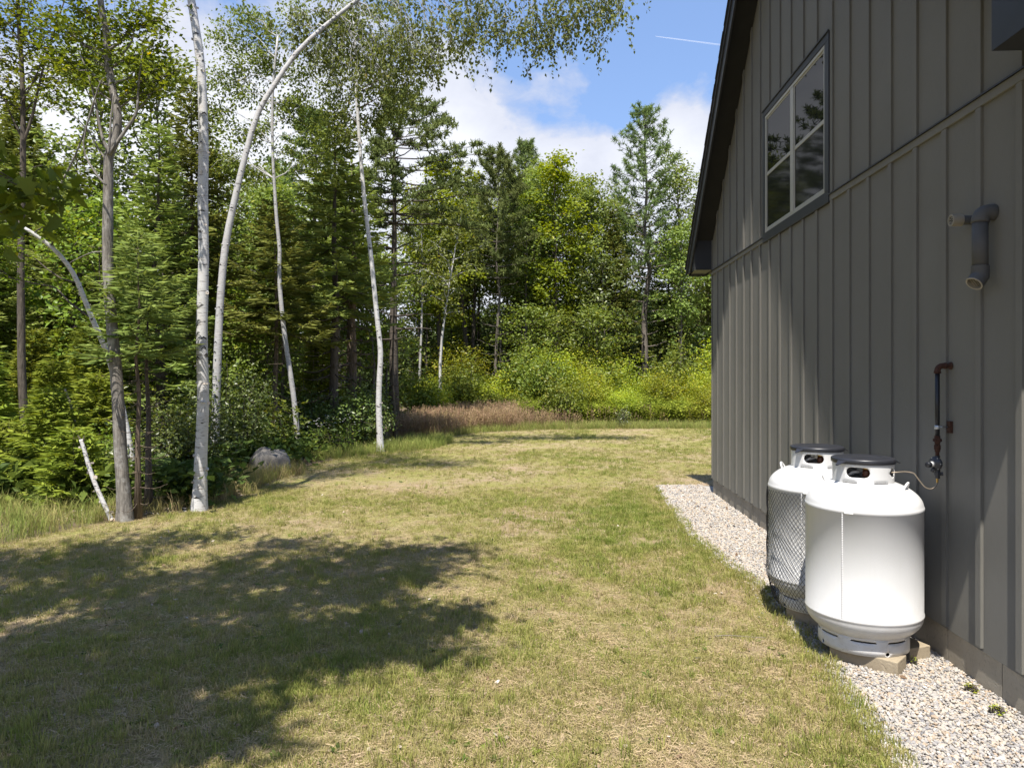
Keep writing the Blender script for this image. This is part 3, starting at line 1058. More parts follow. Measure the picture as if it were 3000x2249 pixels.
# rake: soffits, boards, eave returns
XO = 2.417
CT = 16.93
EY1, EY0 = 13.03, 2 * YR - 13.03
for sgn in (1, -1):
    def yy(v):
        return v if sgn > 0 else 2 * YR - v
    def pr(poly, x0, x1, name, m):
        p = [(yy(a), b) for a, b in poly]
        if sgn < 0:
            p = p[::-1]
        o = hput(MB().prism(p, x0, x1), name, m)
        return o
    pr([(YR, CS - YR), (EY1, CS - EY1), (EY1, CS - EY1 + .03), (YR, CS - YR + .03)], XO + .026, WX + .01, 'rake_soffit', M['soffit'])
    bevel(pr([(YR, CS - .20 - YR), (CS - .20 - 3.80, 3.80), (EY1, 3.80), (EY1, CT - EY1), (YR, CT - YR)], XO, XO + .025, 'rake_board', M['trim']), .003, 1)
    pr([(YR, CT - .11 - YR), (EY1 + .012, CT - .11 - EY1), (EY1 + .012, CT - EY1), (YR, CT - YR)], XO - .020, XO - .0005, 'shadow_board', M['trim'])
    # eave return closing the foot of the rake
    ri = Y1 - .02 if sgn > 0 else Y1 - .18
    pr([(ri, 3.803), (EY1 - .004, 3.803), (EY1 - .004, CS - EY1 - .002), (ri, CS - ri)], XO + .027, WX - .001, 'eave_return', M['trim'])
    pr([(Y1 + .03, 3.800), (EY1 - .005, 3.800), (EY1 - .005, 3.815), (Y1 + .03, 3.815)], WX, 12.0, 'eave_soffit', M['soffit'])
    pr([(EY1 - .003, 3.802), (EY1 + .012, 3.802), (EY1 + .012, CT - EY1 - .013), (EY1 - .003, CT - EY1 + .002)], XO + .003, 12.0, 'fascia', M['trim'])
# roof deck and shingle courses
roof = hput(MB().prism([(EY0, CT - EY1 + .002), (YR, CT - YR + .002), (EY1, CT - EY1 + .002), (EY1, CT - EY1 - .10), (YR, CS - YR + .032), (EY0, CT - EY1 - .10)][::-1], WX + .2, 12.0), 'roof', M['shingle'])
hput(MB().prism([(EY0 - .012, CT - EY1 - .010), (EY0, CT - EY1 + .003), (YR, CT - YR + .003), (YR, CT - YR + .011), (EY0 - .012, CT - EY1 - .002)], XO - .03, 12.0), 'drip_edge', M['trim'])
hput(MB().prism([(EY1 + .012, CT - EY1 - .010), (EY1 + .012, CT - EY1 - .002), (YR, CT - YR + .011), (YR, CT - YR + .003), (EY1, CT - EY1 + .003)], XO - .03, 12.0), 'drip_edge', M['trim'])
nco = 46
ex = (EY1 + .02 - YR) / nco
course_far = course_near = None
for sgn in (1, -1):
    me = None
    for i in range(nco):
        ya = EY1 + .02 - i * ex
        if me is None:
            L = ex * 1.5
            poly = [(0, .012), (0, .024), (-L, L + .016), (-L, L + .010)]
            poly = poly if sgn > 0 else [(-a, b) for a, b in poly][::-1]
            mb = MB().prism(poly, XO - .042, 12.0)
            me = mb.mesh('shingle_course')
            me.materials.append(M['shingle'])
        c = bpy.data.objects.new('shingle_course', me)
        link(c)
        c.parent = roof
        c.location = Vector((0, ya if sgn > 0 else 2 * YR - ya, CT - ya)) - Vector(house.location)
        c.location.x += random.uniform(-.004, .004)

# ================================================================== VENT PIPES
VY, VXp, VZ = 4.66, 2.662, 3.015


def pipe_elbow(c, d0, d1, r, n=14, bend=.05):
    """points of a quarter bend from direction d0 into d1"""
    c, d0, d1 = np.array(c), np.array(d0, float), np.array(d1, float)
    return [c + d0 * bend * (1 - t) ** 2 + d1 * bend * t ** 2 for t in np.linspace(0, 1, n)]


vent = thing('exhaust_vent', 'grey plastic vent pipe elbowed down the wall with cream mouth', 'vent pipe', (WX, VY, VZ))
e1 = pipe_elbow((VXp, VY, VZ), (1, 0, 0), (0, 0, -1), .045, 12, .062)
put(MB().tube([(WX + .03, VY, VZ)] + e1, .0505, 24), 'elbow', M['pvc'], vent, True)
put(MB().tube([(VXp, VY, VZ - .05), (VXp, VY, VZ - .375)], .0445, 24), 'pipe', M['pvc'], vent, True)
d45 = np.array((-.66, -.22, -.72)); d45 /= np.linalg.norm(d45)
c45 = np.array((VXp, VY, VZ - .395))
e2 = [c45 + np.array((0, 0, .065)), c45 + np.array((0, 0, .03)), c45, c45 + d45 * .03, c45 + d45 * .064]
put(MB().tube(e2, .0505, 24, False), 'elbow', M['pvc'], vent, True)
ring = [c45 + d45 * .0635, c45 + d45 * .068]
o = put(MB().tube(ring, .0503, 24, False), 'mouth_rim', M['pvc_cream'], vent, True)
# annular cream rim and the recessed inside
mbr = MB()
uu = unit(np.cross(d45, (0, 0, 1.0))); ww = np.cross(d45, uu)
an = np.arange(32) * 2 * math.pi / 32
circ = lambda r, off: c45 + d45 * off + r * (np.cos(an)[:, None] * uu + np.sin(an)[:, None] * ww)
i = np.arange(32); j = (i + 1) % 32
mbr.add(np.concatenate([circ(.0504, .0682), circ(.042, .0684), circ(.041, .01)]), np.concatenate([np.stack([i, j, j + 32, i + 32], 1), np.stack([i + 32, j + 32, j + 64, i + 64], 1)]))
put(mbr, 'mouth_rim', M['pvc_cream'], vent)
put(MB().add(np.concatenate([circ(.041, .012), [c45 + d45 * .012]]), None, [(a, b, 32) for a, b in zip(i, j)]), 'pipe_inside', M['dark_hole'], vent)
gr = MB()
for s in (-.024, -.008, .008, .024):
    a = c45 + d45 * .05 + uu * s
    hh = math.sqrt(.041 ** 2 - s * s)
    gr.tube([a - ww * hh, a + ww * hh], .0022, 5)
put(gr, 'grille', M['pvc_cream'], vent)

intake = thing('intake_vent', 'short straight grey vent pipe with perforated cream end cap', 'vent pipe', (WX, 4.87, 3.01))
iy, iz = 4.87, 3.012
put(MB().tube([(WX + .03, iy, iz), (2.63, iy, iz)], .0302, 22), 'pipe', M['pvc'], intake, True)
put(MB().tube([(2.665, iy, iz), (2.597, iy, iz)], .0385, 24, False), 'end_cap', M['pvc_cream'], intake, True)
mbc = MB()
ci = lambda r, x: np.stack([np.full(32, x), iy + r * np.cos(an), iz + r * np.sin(an)], 1)
mbc.add(np.concatenate([ci(.0385, 2.597), ci(.029, 2.5965), ci(.029, 2.604)]), np.concatenate([np.stack([i, j, j + 32, i + 32], 1), np.stack([i + 32, j + 32, j + 64, i + 64], 1)]))
put(mbc, 'end_cap', M['pvc_cream'], intake)
put(MB().add(np.concatenate([ci(.029, 2.603), [(2.603, iy, iz)]]), None, [(a, b, 32) for a, b in zip(i, j)]), 'grille', M['pvc_cream'], intake)
ho = MB()
for q in range(13):
    rr = 0 if q == 0 else (.011 if q < 6 else .0215)
    aa = q * 1.2566 if q < 6 else q * .8976
    cy, cz = iy + rr * math.cos(aa), iz + rr * math.sin(aa)
    ho.tube([(2.6035, cy, cz), (2.6018, cy, cz)], .0042, 10)
put(ho, 'grille_hole', M['dark_hole'], intake)

# ================================================================== GAS LINE
GY, GX = 5.14, 2.652
gas = thing('gas_riser', 'black gas riser with rusty fittings and regulator on the wall', 'gas pipe', (WX, GY, 1.6))
put(MB().tube([(WX + .02, GY, 2.072), (GX + .05, GY, 2.072)], .0155, 14), 'nipple', M['rust'], gas, True)
put(MB().tube([(WX - .004, GY, 2.072), (WX - .012, GY, 2.072)], .026, 16), 'wall_flange', M['rust'], gas, True)
put(MB().tube([(GX + .058, GY, 2.072), (GX + .048, GY, 2.072)] + pipe_elbow((GX, GY, 2.072), (1, 0, 0), (0, 0, -1), .02, 9, .042) + [(GX, GY, 2.02)], [.0225, .0225] + [.0195] * 8 + [.0225, .0225], 16), 'elbow', M['rust'], gas, True)
put(MB().tube([(GX, GY, 2.024), (GX, GY, 2.030)], .0175, 14), 'thread_seal', M['copper'], gas, True)
put(MB().tube([(GX, GY, 2.025), (GX, GY, 1.585)], .0150, 16), 'pipe', M['pipe_black'], gas, True)
put(MB().tube([(GX, GY, 1.638), (GX, GY, 1.664)], .0185, 16), 'clamp', M['steel'], gas, True)
put(MB().tube([(GX + .016, GY, 1.651), (GX + .034, GY, 1.651), (GX + .036, GY, 1.651), (WX - .02, GY, 1.651)], [.009, .009, .0042, .0042], 10), 'clamp_rod', M['steel'], gas, True)
put(MB().box(WX - .022, WX - .003, GY - .022, GY + .022, 1.612, 1.692), 'mounting_plate', M['rust'], gas)
put(MB().tube([(GX, GY, 1.592), (GX, GY, 1.586), (GX, GY, 1.572), (GX, GY, 1.571), (GX, GY, 1.553), (GX, GY, 1.552), (GX, GY, 1.53), (GX, GY, 1.528), (GX, GY, 1.498), (GX, GY, 1.497), (GX, GY, 1.482)],
              [.018, .019, .019, .029, .029, .019, .017, .0215, .0215, .018, .017], 8), 'union', M['rust'], gas)
put(MB().tube([(GX, GY, 1.485), (GX, GY, 1.452)], .0125, 12), 'nipple', M['rust'], gas, True)
reg = put(MB().tube([(GX, GY, 1.456), (GX, GY, 1.444), (GX, GY, 1.443), (GX, GY, 1.345), (GX, GY, 1.343), (GX, GY, 1.322), (GX, GY, 1.321), (GX, GY, 1.300)],
                    [.017, .017, .015, .017, .021, .021, .016, .016], 10), 'regulator', M['regulator'], gas)
dd = unit(np.array((-.86, -.42, -.08)))
cd = np.array((GX, GY, 1.405))


def rput(mb, name, m, smooth=True):
    o = put(mb, name, m, gas, smooth)
    o.parent = reg
    return o


rput(MB().tube([cd - dd * .004, cd + dd * .006, cd + dd * .016, cd + dd * .02, cd + dd * .028, cd + dd * .046], [.03, .044, .047, .047, .038, .020], 22), 'diaphragm_case', M['regulator'])
rput(MB().tube([cd + dd * .044, cd + dd * .070], .0178, 16), 'collar', M['white'])
rput(MB().tube([cd + dd * .068, cd + dd * .072, cd + dd * .098, cd + dd * .101], [.016, .0195, .0195, .017], 16), 'adjusting_cap', M['pipe_black'])
for az2 in range(6):
    aa = az2 * math.pi / 3
    u2 = unit(np.cross(dd, (0, 0, 1.0))); w2 = np.cross(dd, u2)
    pp = cd + .042 * (math.cos(aa) * u2 + math.sin(aa) * w2)
    rput(MB().tube([pp + dd * .004, pp + dd * .026], .004, 6), 'screw', M['steel'], False)
rput(MB().tube([(GX - .012, GY - .004, 1.372), (GX - .040, GY - .015, 1.362), (GX - .043, GY - .016, 1.345)], [.011, .012, .013], 10), 'vent_snout', M['regulator'])
rput(MB().tube([(GX + .01, GY, 1.332), (GX + .034, GY - .008, 1.332)], [.012, .012], 8), 'test_plug', M['regulator'], False)
rput(MB().tube([(GX, GY, 1.302), (GX, GY, 1.292), (GX, GY, 1.291), (GX, GY, 1.276)], [.0095, .0095, .007, .006], 6), 'flare_nut', M['brass'], False)

# ================================================================== TANKS
TR = .381


def tank_profile():
    pr = [(.28, .225)]
    zl, zu, hh = .344, 1.083, .19
    for a in np.linspace(50, 90, 9):
        pr.append((TR * math.sin(R(a)), zl - hh * math.cos(R(a))))
    pr += [(TR + .0045, zl + .006), (TR + .0045, zl + .018), (TR, zl + .024)]
    pr += [(TR, zu - .012), (TR + .0045, zu - .008), (TR + .0045, zu + .012), (TR + .0015, zu + .018)]
    for a in np.linspace(86, 0, 20):
        pr.append((max(.0005, TR * math.sin(R(a))), zu + .012 + hh * math.cos(R(a))))
    return pr


def radius_at(z):
    pr = tank_profile()
    return float(np.interp(z, [p[1] for p in pr], [p[0] for p in pr]))


def ring_with_holes(r, z0, z1, holes, nu=120, nv=6):
    """sheet metal ring unrolled, holes cut, then rolled up"""
    W = 2 * math.pi * r
    pts, seg = [], []
    def loop(pl):
        b = len(pts)
        pts.extend(pl)
        seg.extend([(b + i, b + (i + 1) % len(pl)) for i in range(len(pl))])
    def inh(x, y, grow=0):
        return any(inside(hl, x, y) for hl in holes)
    for ii in range(nu + 1):
        for jj in range(nv + 1):
            x, yv = W * ii / nu, z0 + (z1 - z0) * jj / nv
            if not inh(x, yv) or jj in (0, nv):
                if not (inh(x, yv)):
                    pts.append((x, yv))
    for hl in holes:
        loop(hl)
    res = delaunay_2d_cdt([Vector(p) for p in pts], seg, [], 0, 1e-6)
    vs = [tuple(p) for p in res[0]]
    tri = []
    for f in res[2]:
        cx = sum(vs[i][0] for i in f) / len(f)
        cy = sum(vs[i][1] for i in f) / len(f)
        if not inh(cx, cy):
            for q in range(1, len(f) - 1):
                tri.append((f[0], f[q], f[q + 1]))
    v3 = [(r * math.cos(x / r), r * math.sin(x / r), yv) for x, yv in vs]
    return v3, tri


def stadium(cx, cy, w, h, n=7):
    r = h / 2
    out = []
    for sgn in (1, -1):
        for a in np.linspace(-90, 90, n):
            out.append((cx + sgn * (w / 2 - r) + sgn * r * math.cos(R(a)), cy + sgn * r * math.sin(R(a))))
    return out


def slot(cx, z0, z1, w, sl=.012):
    return [(cx - w / 2, z0), (cx - w / 4, z0), (cx, z0), (cx + w / 4, z0), (cx + w / 2, z0), (cx + w / 2 - sl, z1), (cx + w / 4, z1), (cx, z1), (cx - w / 4, z1), (cx - w / 2 + sl, z1)]


def make_tank(label, loc, turn=0.0):
    o = thing('propane_tank', label, 'propane tank', loc, 'upright propane tanks by the wall')
    b = MB().lathe(tank_profile(), n=96)
    body = b.build('body', M['white'], o, True)
    # weld seam down the shell and a blob on the upper seam
    th = R(-132)
    ws = MB()
    for q, z in enumerate(np.linspace(.37, 1.07, 60)):
        ws.lathe([(.0005, -.0075), (.0045, -.005), (.0055, 0), (.0045, .005), (.0005, .0075)], ((TR + .0005) * math.cos(th), (TR + .0005) * math.sin(th), z), 6)
    ws.build('weld_seam', M['white'], body, True)
    bl = MB()
    for q in range(7):
        a = th + R(3 + q * 1.1)
        bl.lathe([(.0005, -.009), (.006, -.006), (.008, 0), (.006, .006), (.0005, .009)], ((TR + .002) * math.cos(a), (TR + .002) * math.sin(a), 1.078), 8)
    bl.build('weld_bead', M['white'], body, True)
    # collar: hand holes, a diamond hole, vents at the foot
    r = .199
    holes = [stadium(r * R(238), 1.334, .155, .072), stadium(r * R(58), 1.334, .155, .072)]
    dc = r * R(315)
    holes.append([(dc - .045, 1.331), (dc - .012, 1.364), (dc + .010, 1.364), (dc + .042, 1.333), (dc + .008, 1.298), (dc - .008, 1.298)])
    for a in (222, 283, 342, 40, 100, 160):
        holes.append(slot(r * R(a), 1.236, 1.262, .125))
    v, t = ring_with_holes(r, 1.232, 1.408, holes)
    c = MB().add(v, None, t).build('collar', M['white'], o, True)
    sm = c.modifiers.new('plate', 'SOLIDIFY'); sm.thickness = .005; sm.offset = 0
    # foot ring
    r = .293
    holes = []
    for a in (200, 248, 294, 340, 26, 72, 118, 164):
        holes.append(slot(r * R(a), .197, .208, .165, .008))
    for a in (278, 340, 98, 188, 20):
        holes.append([(r * R(a) + .014 * math.cos(R(q)), .128 + .013 * math.sin(R(q))) for q in range(0, 360, 30)])
    v, t = ring_with_holes(r, .11, .236, holes, 144, 4)
    f = MB().add(v, None, t).build('foot_ring', M['white'], o, True)
    sm = f.modifiers.new('plate', 'SOLIDIFY'); sm.thickness = .005; sm.offset = 0
    # lifting eyes
    for a in (-38, 142):
        n_ = 12
        ca, sa = math.cos(R(a)), math.sin(R(a))
        pts = []
        for q in np.linspace(0, math.pi, n_):
            lat = .043 * math.cos(q)
            up = .062 * math.sin(q)
            rr = .262 + .028 * math.sin(q)
            pts.append((rr * ca - lat * sa, rr * sa + lat * ca, 1.205 + up))
        MB().tube(pts, .0085, 10).build('lifting_eye', M['white'], o, True)
    # valve seen through the hand hole
    vv = MB().tube([(.03, -.03, 1.27), (.03, -.03, 1.30), (.03, -.03, 1.301), (.03, -.03, 1.345), (.03, -.03, 1.346), (.03, -.03, 1.375)], [.03, .03, .022, .022, .03, .03], 10)
    val = vv.build('valve', M['brass'], o)
    MB().tube([(-.012, -.10, 1.30), (-.012, -.10, 1.335), (-.012, -.10, 1.352)], [.032, .030, .026], 14).build('valve_cap', M['cap_red'], val, True)
    MB().tube([(-.012, -.10, 1.352), (-.012, -.10, 1.372)], [.034, .034], 14).build('valve_nut', M['brass'], val)
    MB().tube([(-.13, -.02, 1.29), (-.09, -.05, 1.325), (-.05, -.06, 1.33)], .011, 8).build('valve_stem', M['white'], val, True)
    # lid
    lid = MB().lathe([(.0005, 1.430), (.10, 1.4295), (.118, 1.4275), (.126, 1.4315), (.150, 1.4315), (.168, 1.428), (.195, 1.426), (.207, 1.4225), (.211, 1.416), (.211, 1.392), (.206, 1.388), (.203, 1.392), (.203, 1.41)], n=72)
    l = lid.build('lid', M['black_plastic'], o, True)
    for a in (-62 - 90, 2):
        ca, sa = math.cos(R(a)), math.sin(R(a))
        tb = MB()
        w_ = .035
        f3 = lambda rr, la, z: (rr * ca - la * sa, rr * sa + la * ca, z)
        tb.add([f3(.205, -w_, 1.412), f3(.205, w_, 1.412), f3(.262, .008, 1.384), f3(.262, -.008, 1.384),
                f3(.205, -w_, 1.404), f3(.205, w_, 1.404), f3(.262, .008, 1.378), f3(.262, -.008, 1.378)],
               [(0, 1, 2, 3), (7, 6, 5, 4), (0, 3, 7, 4), (3, 2, 6, 7), (2, 1, 5, 6)])
        tb.build('lid_tab', M['black_plastic'], l)
    o.rotation_euler = (0, 0, turn)
    return o


TX, TY = 2.224, 5.31
UX, UY = 2.205, 6.150
tank_a = make_tank('white propane tank standing nearest, bare sided, black lid', (TX, TY, 0))
tank_b = thing('propane_tank', 'white propane tank standing behind, wrapped in black netting', 'propane tank', (UX, UY, 0), 'upright propane tanks by the wall')


def copy_tree(o, parent):
    c = o.copy()
    link(c)
    c.parent = parent
    for ch in o.children:
        copy_tree(ch, c)
    return c


for ch in list(tank_a.children):
    copy_tree(ch, tank_b)
tank_b.rotation_euler = (0, 0, R(5))

# netting round the rear tank
net = MB()
ns, z_hi, z_lo = 76, 1.068, .125
zs = np.linspace(z_hi, z_lo, 44)


def net_r(z):
    if z > .36:
        return TR + .011
    u = (z - z_lo) / (.36 - z_lo)
    return .315 + (TR + .009 - .315) * min(1, max(0, u)) ** .62


rad = np.array([net_r(z) for z in zs])
per = 2 * math.pi / ns
pitch = .047
for sgn in (1, -1):
    for k in range(ns):
        th = k * per + sgn * (z_hi - zs) / pitch * per + .006 * np.sin(zs * 31 + k * 1.3)
        rr = rad + .0035 * np.sin(zs * 17 + k * .7) + .003
        net.tube(np.stack([UX + rr * np.cos(th), UY + rr * np.sin(th), zs], 1), .0017, 3, False)
nt = net.build('tank_netting', M['net'])
props(nt, 'black diamond mesh netting wrapped round the rear propane tank', 'netting')

# concrete blocks under the tanks
def block(label, cx, cy, ang, L=.40, W=.19, Ht=.098, z=.012):
    mb = MB().box(-L / 2, L / 2, -W / 2, W / 2, 0, Ht)
    o = mb.build('concrete_block', M['block'])
    o.location = (cx, cy, z)
    o.rotation_euler = (0, 0, R(ang))
    bevel(o, .006, 2)
    props(o, label, 'concrete block', 'concrete blocks under the tanks')
    return o


block('tan concrete block under the front of the near tank, on the gravel', 2.185, 5.145, -41, .44)
block('tan concrete block under the near tank on the side by the wall', 2.505, 5.41, 112)
block('tan concrete block under the netted tank, half in shadow', 2.13, 5.98, -50)
block('tan concrete block under the netted tank on the wall side', 2.42, 6.29, 112)

tube = thing('copper_gas_tube', 'thin tan tube looping from near tank collar to regulator', 'gas tube', (GX, GY, 1.28))
pts = [(GX, GY, 1.280), (GX - .004, GY - .004, 1.262), (GX - .022, GY - .008, 1.240), (GX - .052, GY - .010, 1.228), (GX - .085, GY - .006, 1.240), (GX - .112, GY + .002, 1.275),
       (GX - .135, GY + .012, 1.312), (GX - .152, GY + .02, 1.332), (GX - .20, GY + .028, 1.340), (GX - .26, GY + .028, 1.336), (TX + .125, TY - .125, 1.332), (TX + .06, TY - .06, 1.33)]
from mathutils.geometry import interpolate_bezier
sp = []
pv = [Vector(p) for p in pts]
for a in range(len(pv) - 1):
    m0 = (pv[min(a + 1, len(pv) - 1)] - pv[max(a - 1, 0)]) / 6
    m1 = (pv[min(a + 2, len(pv) - 1)] - pv[a]) / 6
    sp += list(interpolate_bezier(pv[a], pv[a] + m0, pv[a + 1] - m1, pv[a + 1], 6))[:-1]
put(MB().tube([tuple(p) for p in sp] + [pts[-1]], .0042, 8), 'tube', M['copper'], tube, True)
put(MB().tube([(GX, GY, 1.284), (GX, GY, 1.270)], .007, 6), 'flare_nut', M['brass'], tube)

# contrail high above
ca, cb = P(1416, 79, 3000), P(1690, 115, 3100)
cm, ck = mat('contrail_ice')
at = ck.n('ShaderNodeAttribute', {'attribute_name': 'tint'}).outputs['Fac']
s_ = ck.n('ShaderNodeMixShader', None, _0=ck.math('MULTIPLY', at, .6), _1=ck.n('ShaderNodeBsdfTransparent').outputs[0], _2=ck.n('ShaderNodeBsdfDiffuse', None, Color=(1, 1, 1, 1)).outputs[0])
finish(ck, s_)
tt = np.linspace(0, 1, 30)
mb = MB()
mb.tube(ca + (cb - ca) * tt[:, None], 1.1 + 3 * tt ** .7, 8, True, np.concatenate([np.repeat((.5 - .42 * tt), 8), (.7, .1)]))
props(mb.build('contrail', cm, None, True), 'thin white contrail crossing the blue sky beside the roof', 'contrail')

# ================================================================== HERO TREES
def smooth_path(p, m=22):
    p = np.asarray(p, float)
    n = len(p)
    out = []
    for a in range(n - 1):
        p0, p1, p2, p3 = p[max(a - 1, 0)], p[a], p[a + 1], p[min(a + 2, n - 1)]
        k = max(2, m // (n - 1))
        for t in np.arange(k) / k:
            out.append(.5 * (2 * p1 + (p2 - p0) * t + (2 * p0 - 5 * p1 + 4 * p2 - p3) * t * t + (3 * p1 - p0 - 3 * p2 + p3) * t ** 3))
    out.append(p[-1])
    return np.array(out)


def hero(name, label, cat, path, d0, d1, bark, blobs=(), leaf=None, ls=.06, seed=1, limbs=(), droop=0.0, group=None,
         sides=14, flare=.35, maple=False, tw=1.0, knots=0, dead=None, near=False):
    """a tree whose trunk follows path; blobs = [(centre, radius, leaves)] of foliage, each borne by a branch"""
    g = np.random.default_rng(seed)
    path = np.asarray(path, float)
    base = path[0].copy()
    root = thing(name, label, cat, base, group)
    pts = smooth_path(path) - base
    t = np.linspace(0, 1, len(pts))
    rad = (d0 + (d1 - d0) * t) / 2 * (1 + flare * np.exp(-t * 26)) * (1 + g.normal(0, .018, len(t)))
    pts0 = np.concatenate([[pts[0] - (0, 0, .12)], pts])
    tk = MB().tube(pts0, np.concatenate([[rad[0] * 1.1], rad]), sides)
    sc_ = MB()
    for q in range(knots * (5 if 'grey' in bark.name else 3) if 'birch' in bark.name else 0):   # dark chevrons where branches fell
        k = int(g.integers(1, len(pts) - 2))
        f_ = g.random()
        cc = pts[k] * (1 - f_) + pts[k + 1] * f_
        rr_ = rad[k] * (1 - f_) + rad[k + 1] * f_
        an = g.uniform(0, 6.28)
        sp_w, hh = g.uniform(.35, .85), g.uniform(.10, .45) * rr_
        ch = [(an + u * sp_w, -abs(u) * hh * 1.6) for u in np.linspace(-1, 1, 7)]
        sc_.tube([cc + (math.cos(a_) * rr_ * .975, math.sin(a_) * rr_ * .975, z_) for a_, z_ in ch], rr_ * np.array((.03, .08, .13, .17, .13, .08, .03)) * g.uniform(.6, 1.25), 5, False)
    pl_ = MB()
    for q in range(knots * 2 if bark.name == 'birch_bark' else 0):   # curls of loose bark
        k = int(g.integers(1, len(pts) - 2))
        an = g.uniform(0, 6.28)
        o = np.array((math.cos(an), math.sin(an), 0)); tn = np.array((-o[1], o[0], 0))
        hz = np.array((0, 0, g.uniform(.008, .025)))
        p_ = pts[k] + o * rad[k]
        a_, b_ = p_ + tn * .02 + o * .008, p_ + tn * g.uniform(.025, .05) + o * g.uniform(.012, .03)
        pl_.add([p_ - hz, p_ + hz, a_ + hz, a_ - hz, b_ + hz * .8, b_ - hz * .8], [(0, 1, 2, 3), (3, 2, 4, 5)])
    for q in range(knots):                                   # dark branch scars and stubs
        k = g.integers(2, len(pts) - 1)
        an = g.uniform(0, 6.28)
        o = np.array((math.cos(an), math.sin(an), 0))
        tk.tube([pts[k] + o * rad[k] * .6, pts[k] + o * (rad[k] * 1.12 + .01) + (0, 0, .02)], (rad[k] * .3, rad[k] * .18), 6)
    br = MB()
    for lp, r0, r1 in limbs:
        lp = smooth_path(np.asarray(lp, float) - base, 12)
        br.tube(lp, np.linspace(r0, r1, len(lp)), 7)
    cr = MB()
    for c, r, n in blobs:
        c = np.asarray(c, float) - base
        dz = pts[:, 2] - (c[2] - .55 * np.linalg.norm(pts[:, :2] - c[:2], axis=1))
        k = int(np.argmin(np.abs(dz) + .3 * np.linalg.norm(pts - c, axis=1)))
        if near:
            k = int(np.argmin(np.linalg.norm(pts - c - (0, 0, .25), axis=1)))
        k = max(k, 3)
        pp = curve(pts[k], c, g, 6, .06, .05)
        r0 = min(rad[k] * .45, .010 + .012 * np.linalg.norm(c - pts[k])) * tw
        br.tube(pp, np.linspace(r0, r0 * .3, 6), 5, False)
        cen = [c]
        for s in range(9):
            a = pp[g.integers(2, 6)] if s < 6 else c
            b = c + unit(g.normal(0, 1, 3)) * r * g.uniform(.45, 1.0) * np.array((1, 1, .75))
            if droop:
                b[2] -= droop * r * g.uniform(.1, .8)
            br.tube(curve(a, b, g, 4, -.02), np.linspace(r0 * .3, .0022, 4), 3, False)
            cen += [b, (a + b) / 2, (a + 2 * b) / 3]
        cen = np.array(cen)
        ct = g.uniform(-.2, .2, len(cen))
        j = g.integers(0, len(cen), n)
        sg = .17 if droop > .8 else .22
        pos = cen[j] + g.normal(0, 1, (n, 3)) * r * np.array((sg, sg, sg * .75))
        if droop:
            pos[:, 2] -= np.abs(g.normal(0, .3 * droop * r, n))
        ti = .5 + ct[j] + g.normal(0, .16, n)
        if droop > .8:                                        # weeping twigs with leaves strung along them
            lp_, lt_ = [], []
            for q in range(max(8, n // 26)):
                a = c + g.normal(0, 1, 3) * r * np.array((.55, .55, .35))
                L = r * g.uniform(.5, 1.5)
                e = a + np.array((g.normal(0, .22) * L, g.normal(0, .22) * L, -L))
                st_ = curve(a, e, g, 6, .0, .05)
                br.tube(st_, np.linspace(.0045, .0015, 6), 3, False)
                tv = g.uniform(-.2, .2)
                for w_ in np.arange(.05, 1.0, .055 / L):
                    p_ = np.array([np.interp(w_, np.linspace(0, 1, 6), st_[:, j_]) for j_ in range(3)])
                    lp_.append(p_ + g.normal(0, .035, 3)); lt_.append(.5 + tv + g.normal(0, .15))
            leaf_cards(cr, np.array(lp_), ls, g, np.array(lt_), .6, .7)
            pos, ti = pos[:n // 3], ti[:n // 3]
        if maple:
            maple_cards(cr, pos, ls, g, np.clip(ti, 0, 1))
        else:
            leaf_cards(cr, pos, ls, g, ti, 1.2 - .8 * min(1, droop), droop)
    if dead:                                                  # bare dead twigs round the stem: (z0, z1, count, length)
        z0, z1, cnt, L = dead
        for q in range(cnt):
            z = g.uniform(z0, z1)
            k = int(np.argmin(np.abs(pts[:, 2] - z)))
            an = g.uniform(0, 6.28)
            e = pts[k] + np.array((math.cos(an), math.sin(an), g.uniform(-.25, .3))) * L * g.uniform(.4, 1.1)
            c_ = curve(pts[k], e, g, 5, -.04, .05)
            br.tube(c_, np.linspace(.007, .002, 5), 4, False)
            for s in range(3):
                a = c_[g.integers(1, 5)]
                br.tube([a, a + g.normal(0, .2, 3) * L], (.003, .0012), 3, False)
    o = tk.build('trunk', bark, root, True)
    if pl_.n:
        pl_.build('bark_curls', M['peel'], root)['kind'] = 'stuff'
    if sc_.n:
        sc_.build('bark_scars', M['scar'], root, True)['kind'] = 'stuff'
    if br.n:
        br.build('limbs', M['dead_limb'] if dead and not blobs else bark if bark.name.startswith('grey') else M['dark_bark'], root, True)
    if cr.n:
        cr.build('crown', leaf, root)
    return root


M['dead_limb'] = M['deadwood']


def VP(lst, zc):
    """list of view points (x, y[, depth]) to places"""
    return [P(a[0], a[1], a[2] if len(a) > 2 else zc) for a in lst]


def BL(lst, zc, r, n):
    out = []
    for a in lst:
        z = zc + (a[2] if len(a) > 2 else 0)
        out.append((P(a[0], a[1], z), r * (a[3] if len(a) > 3 else 1), n))
    return out


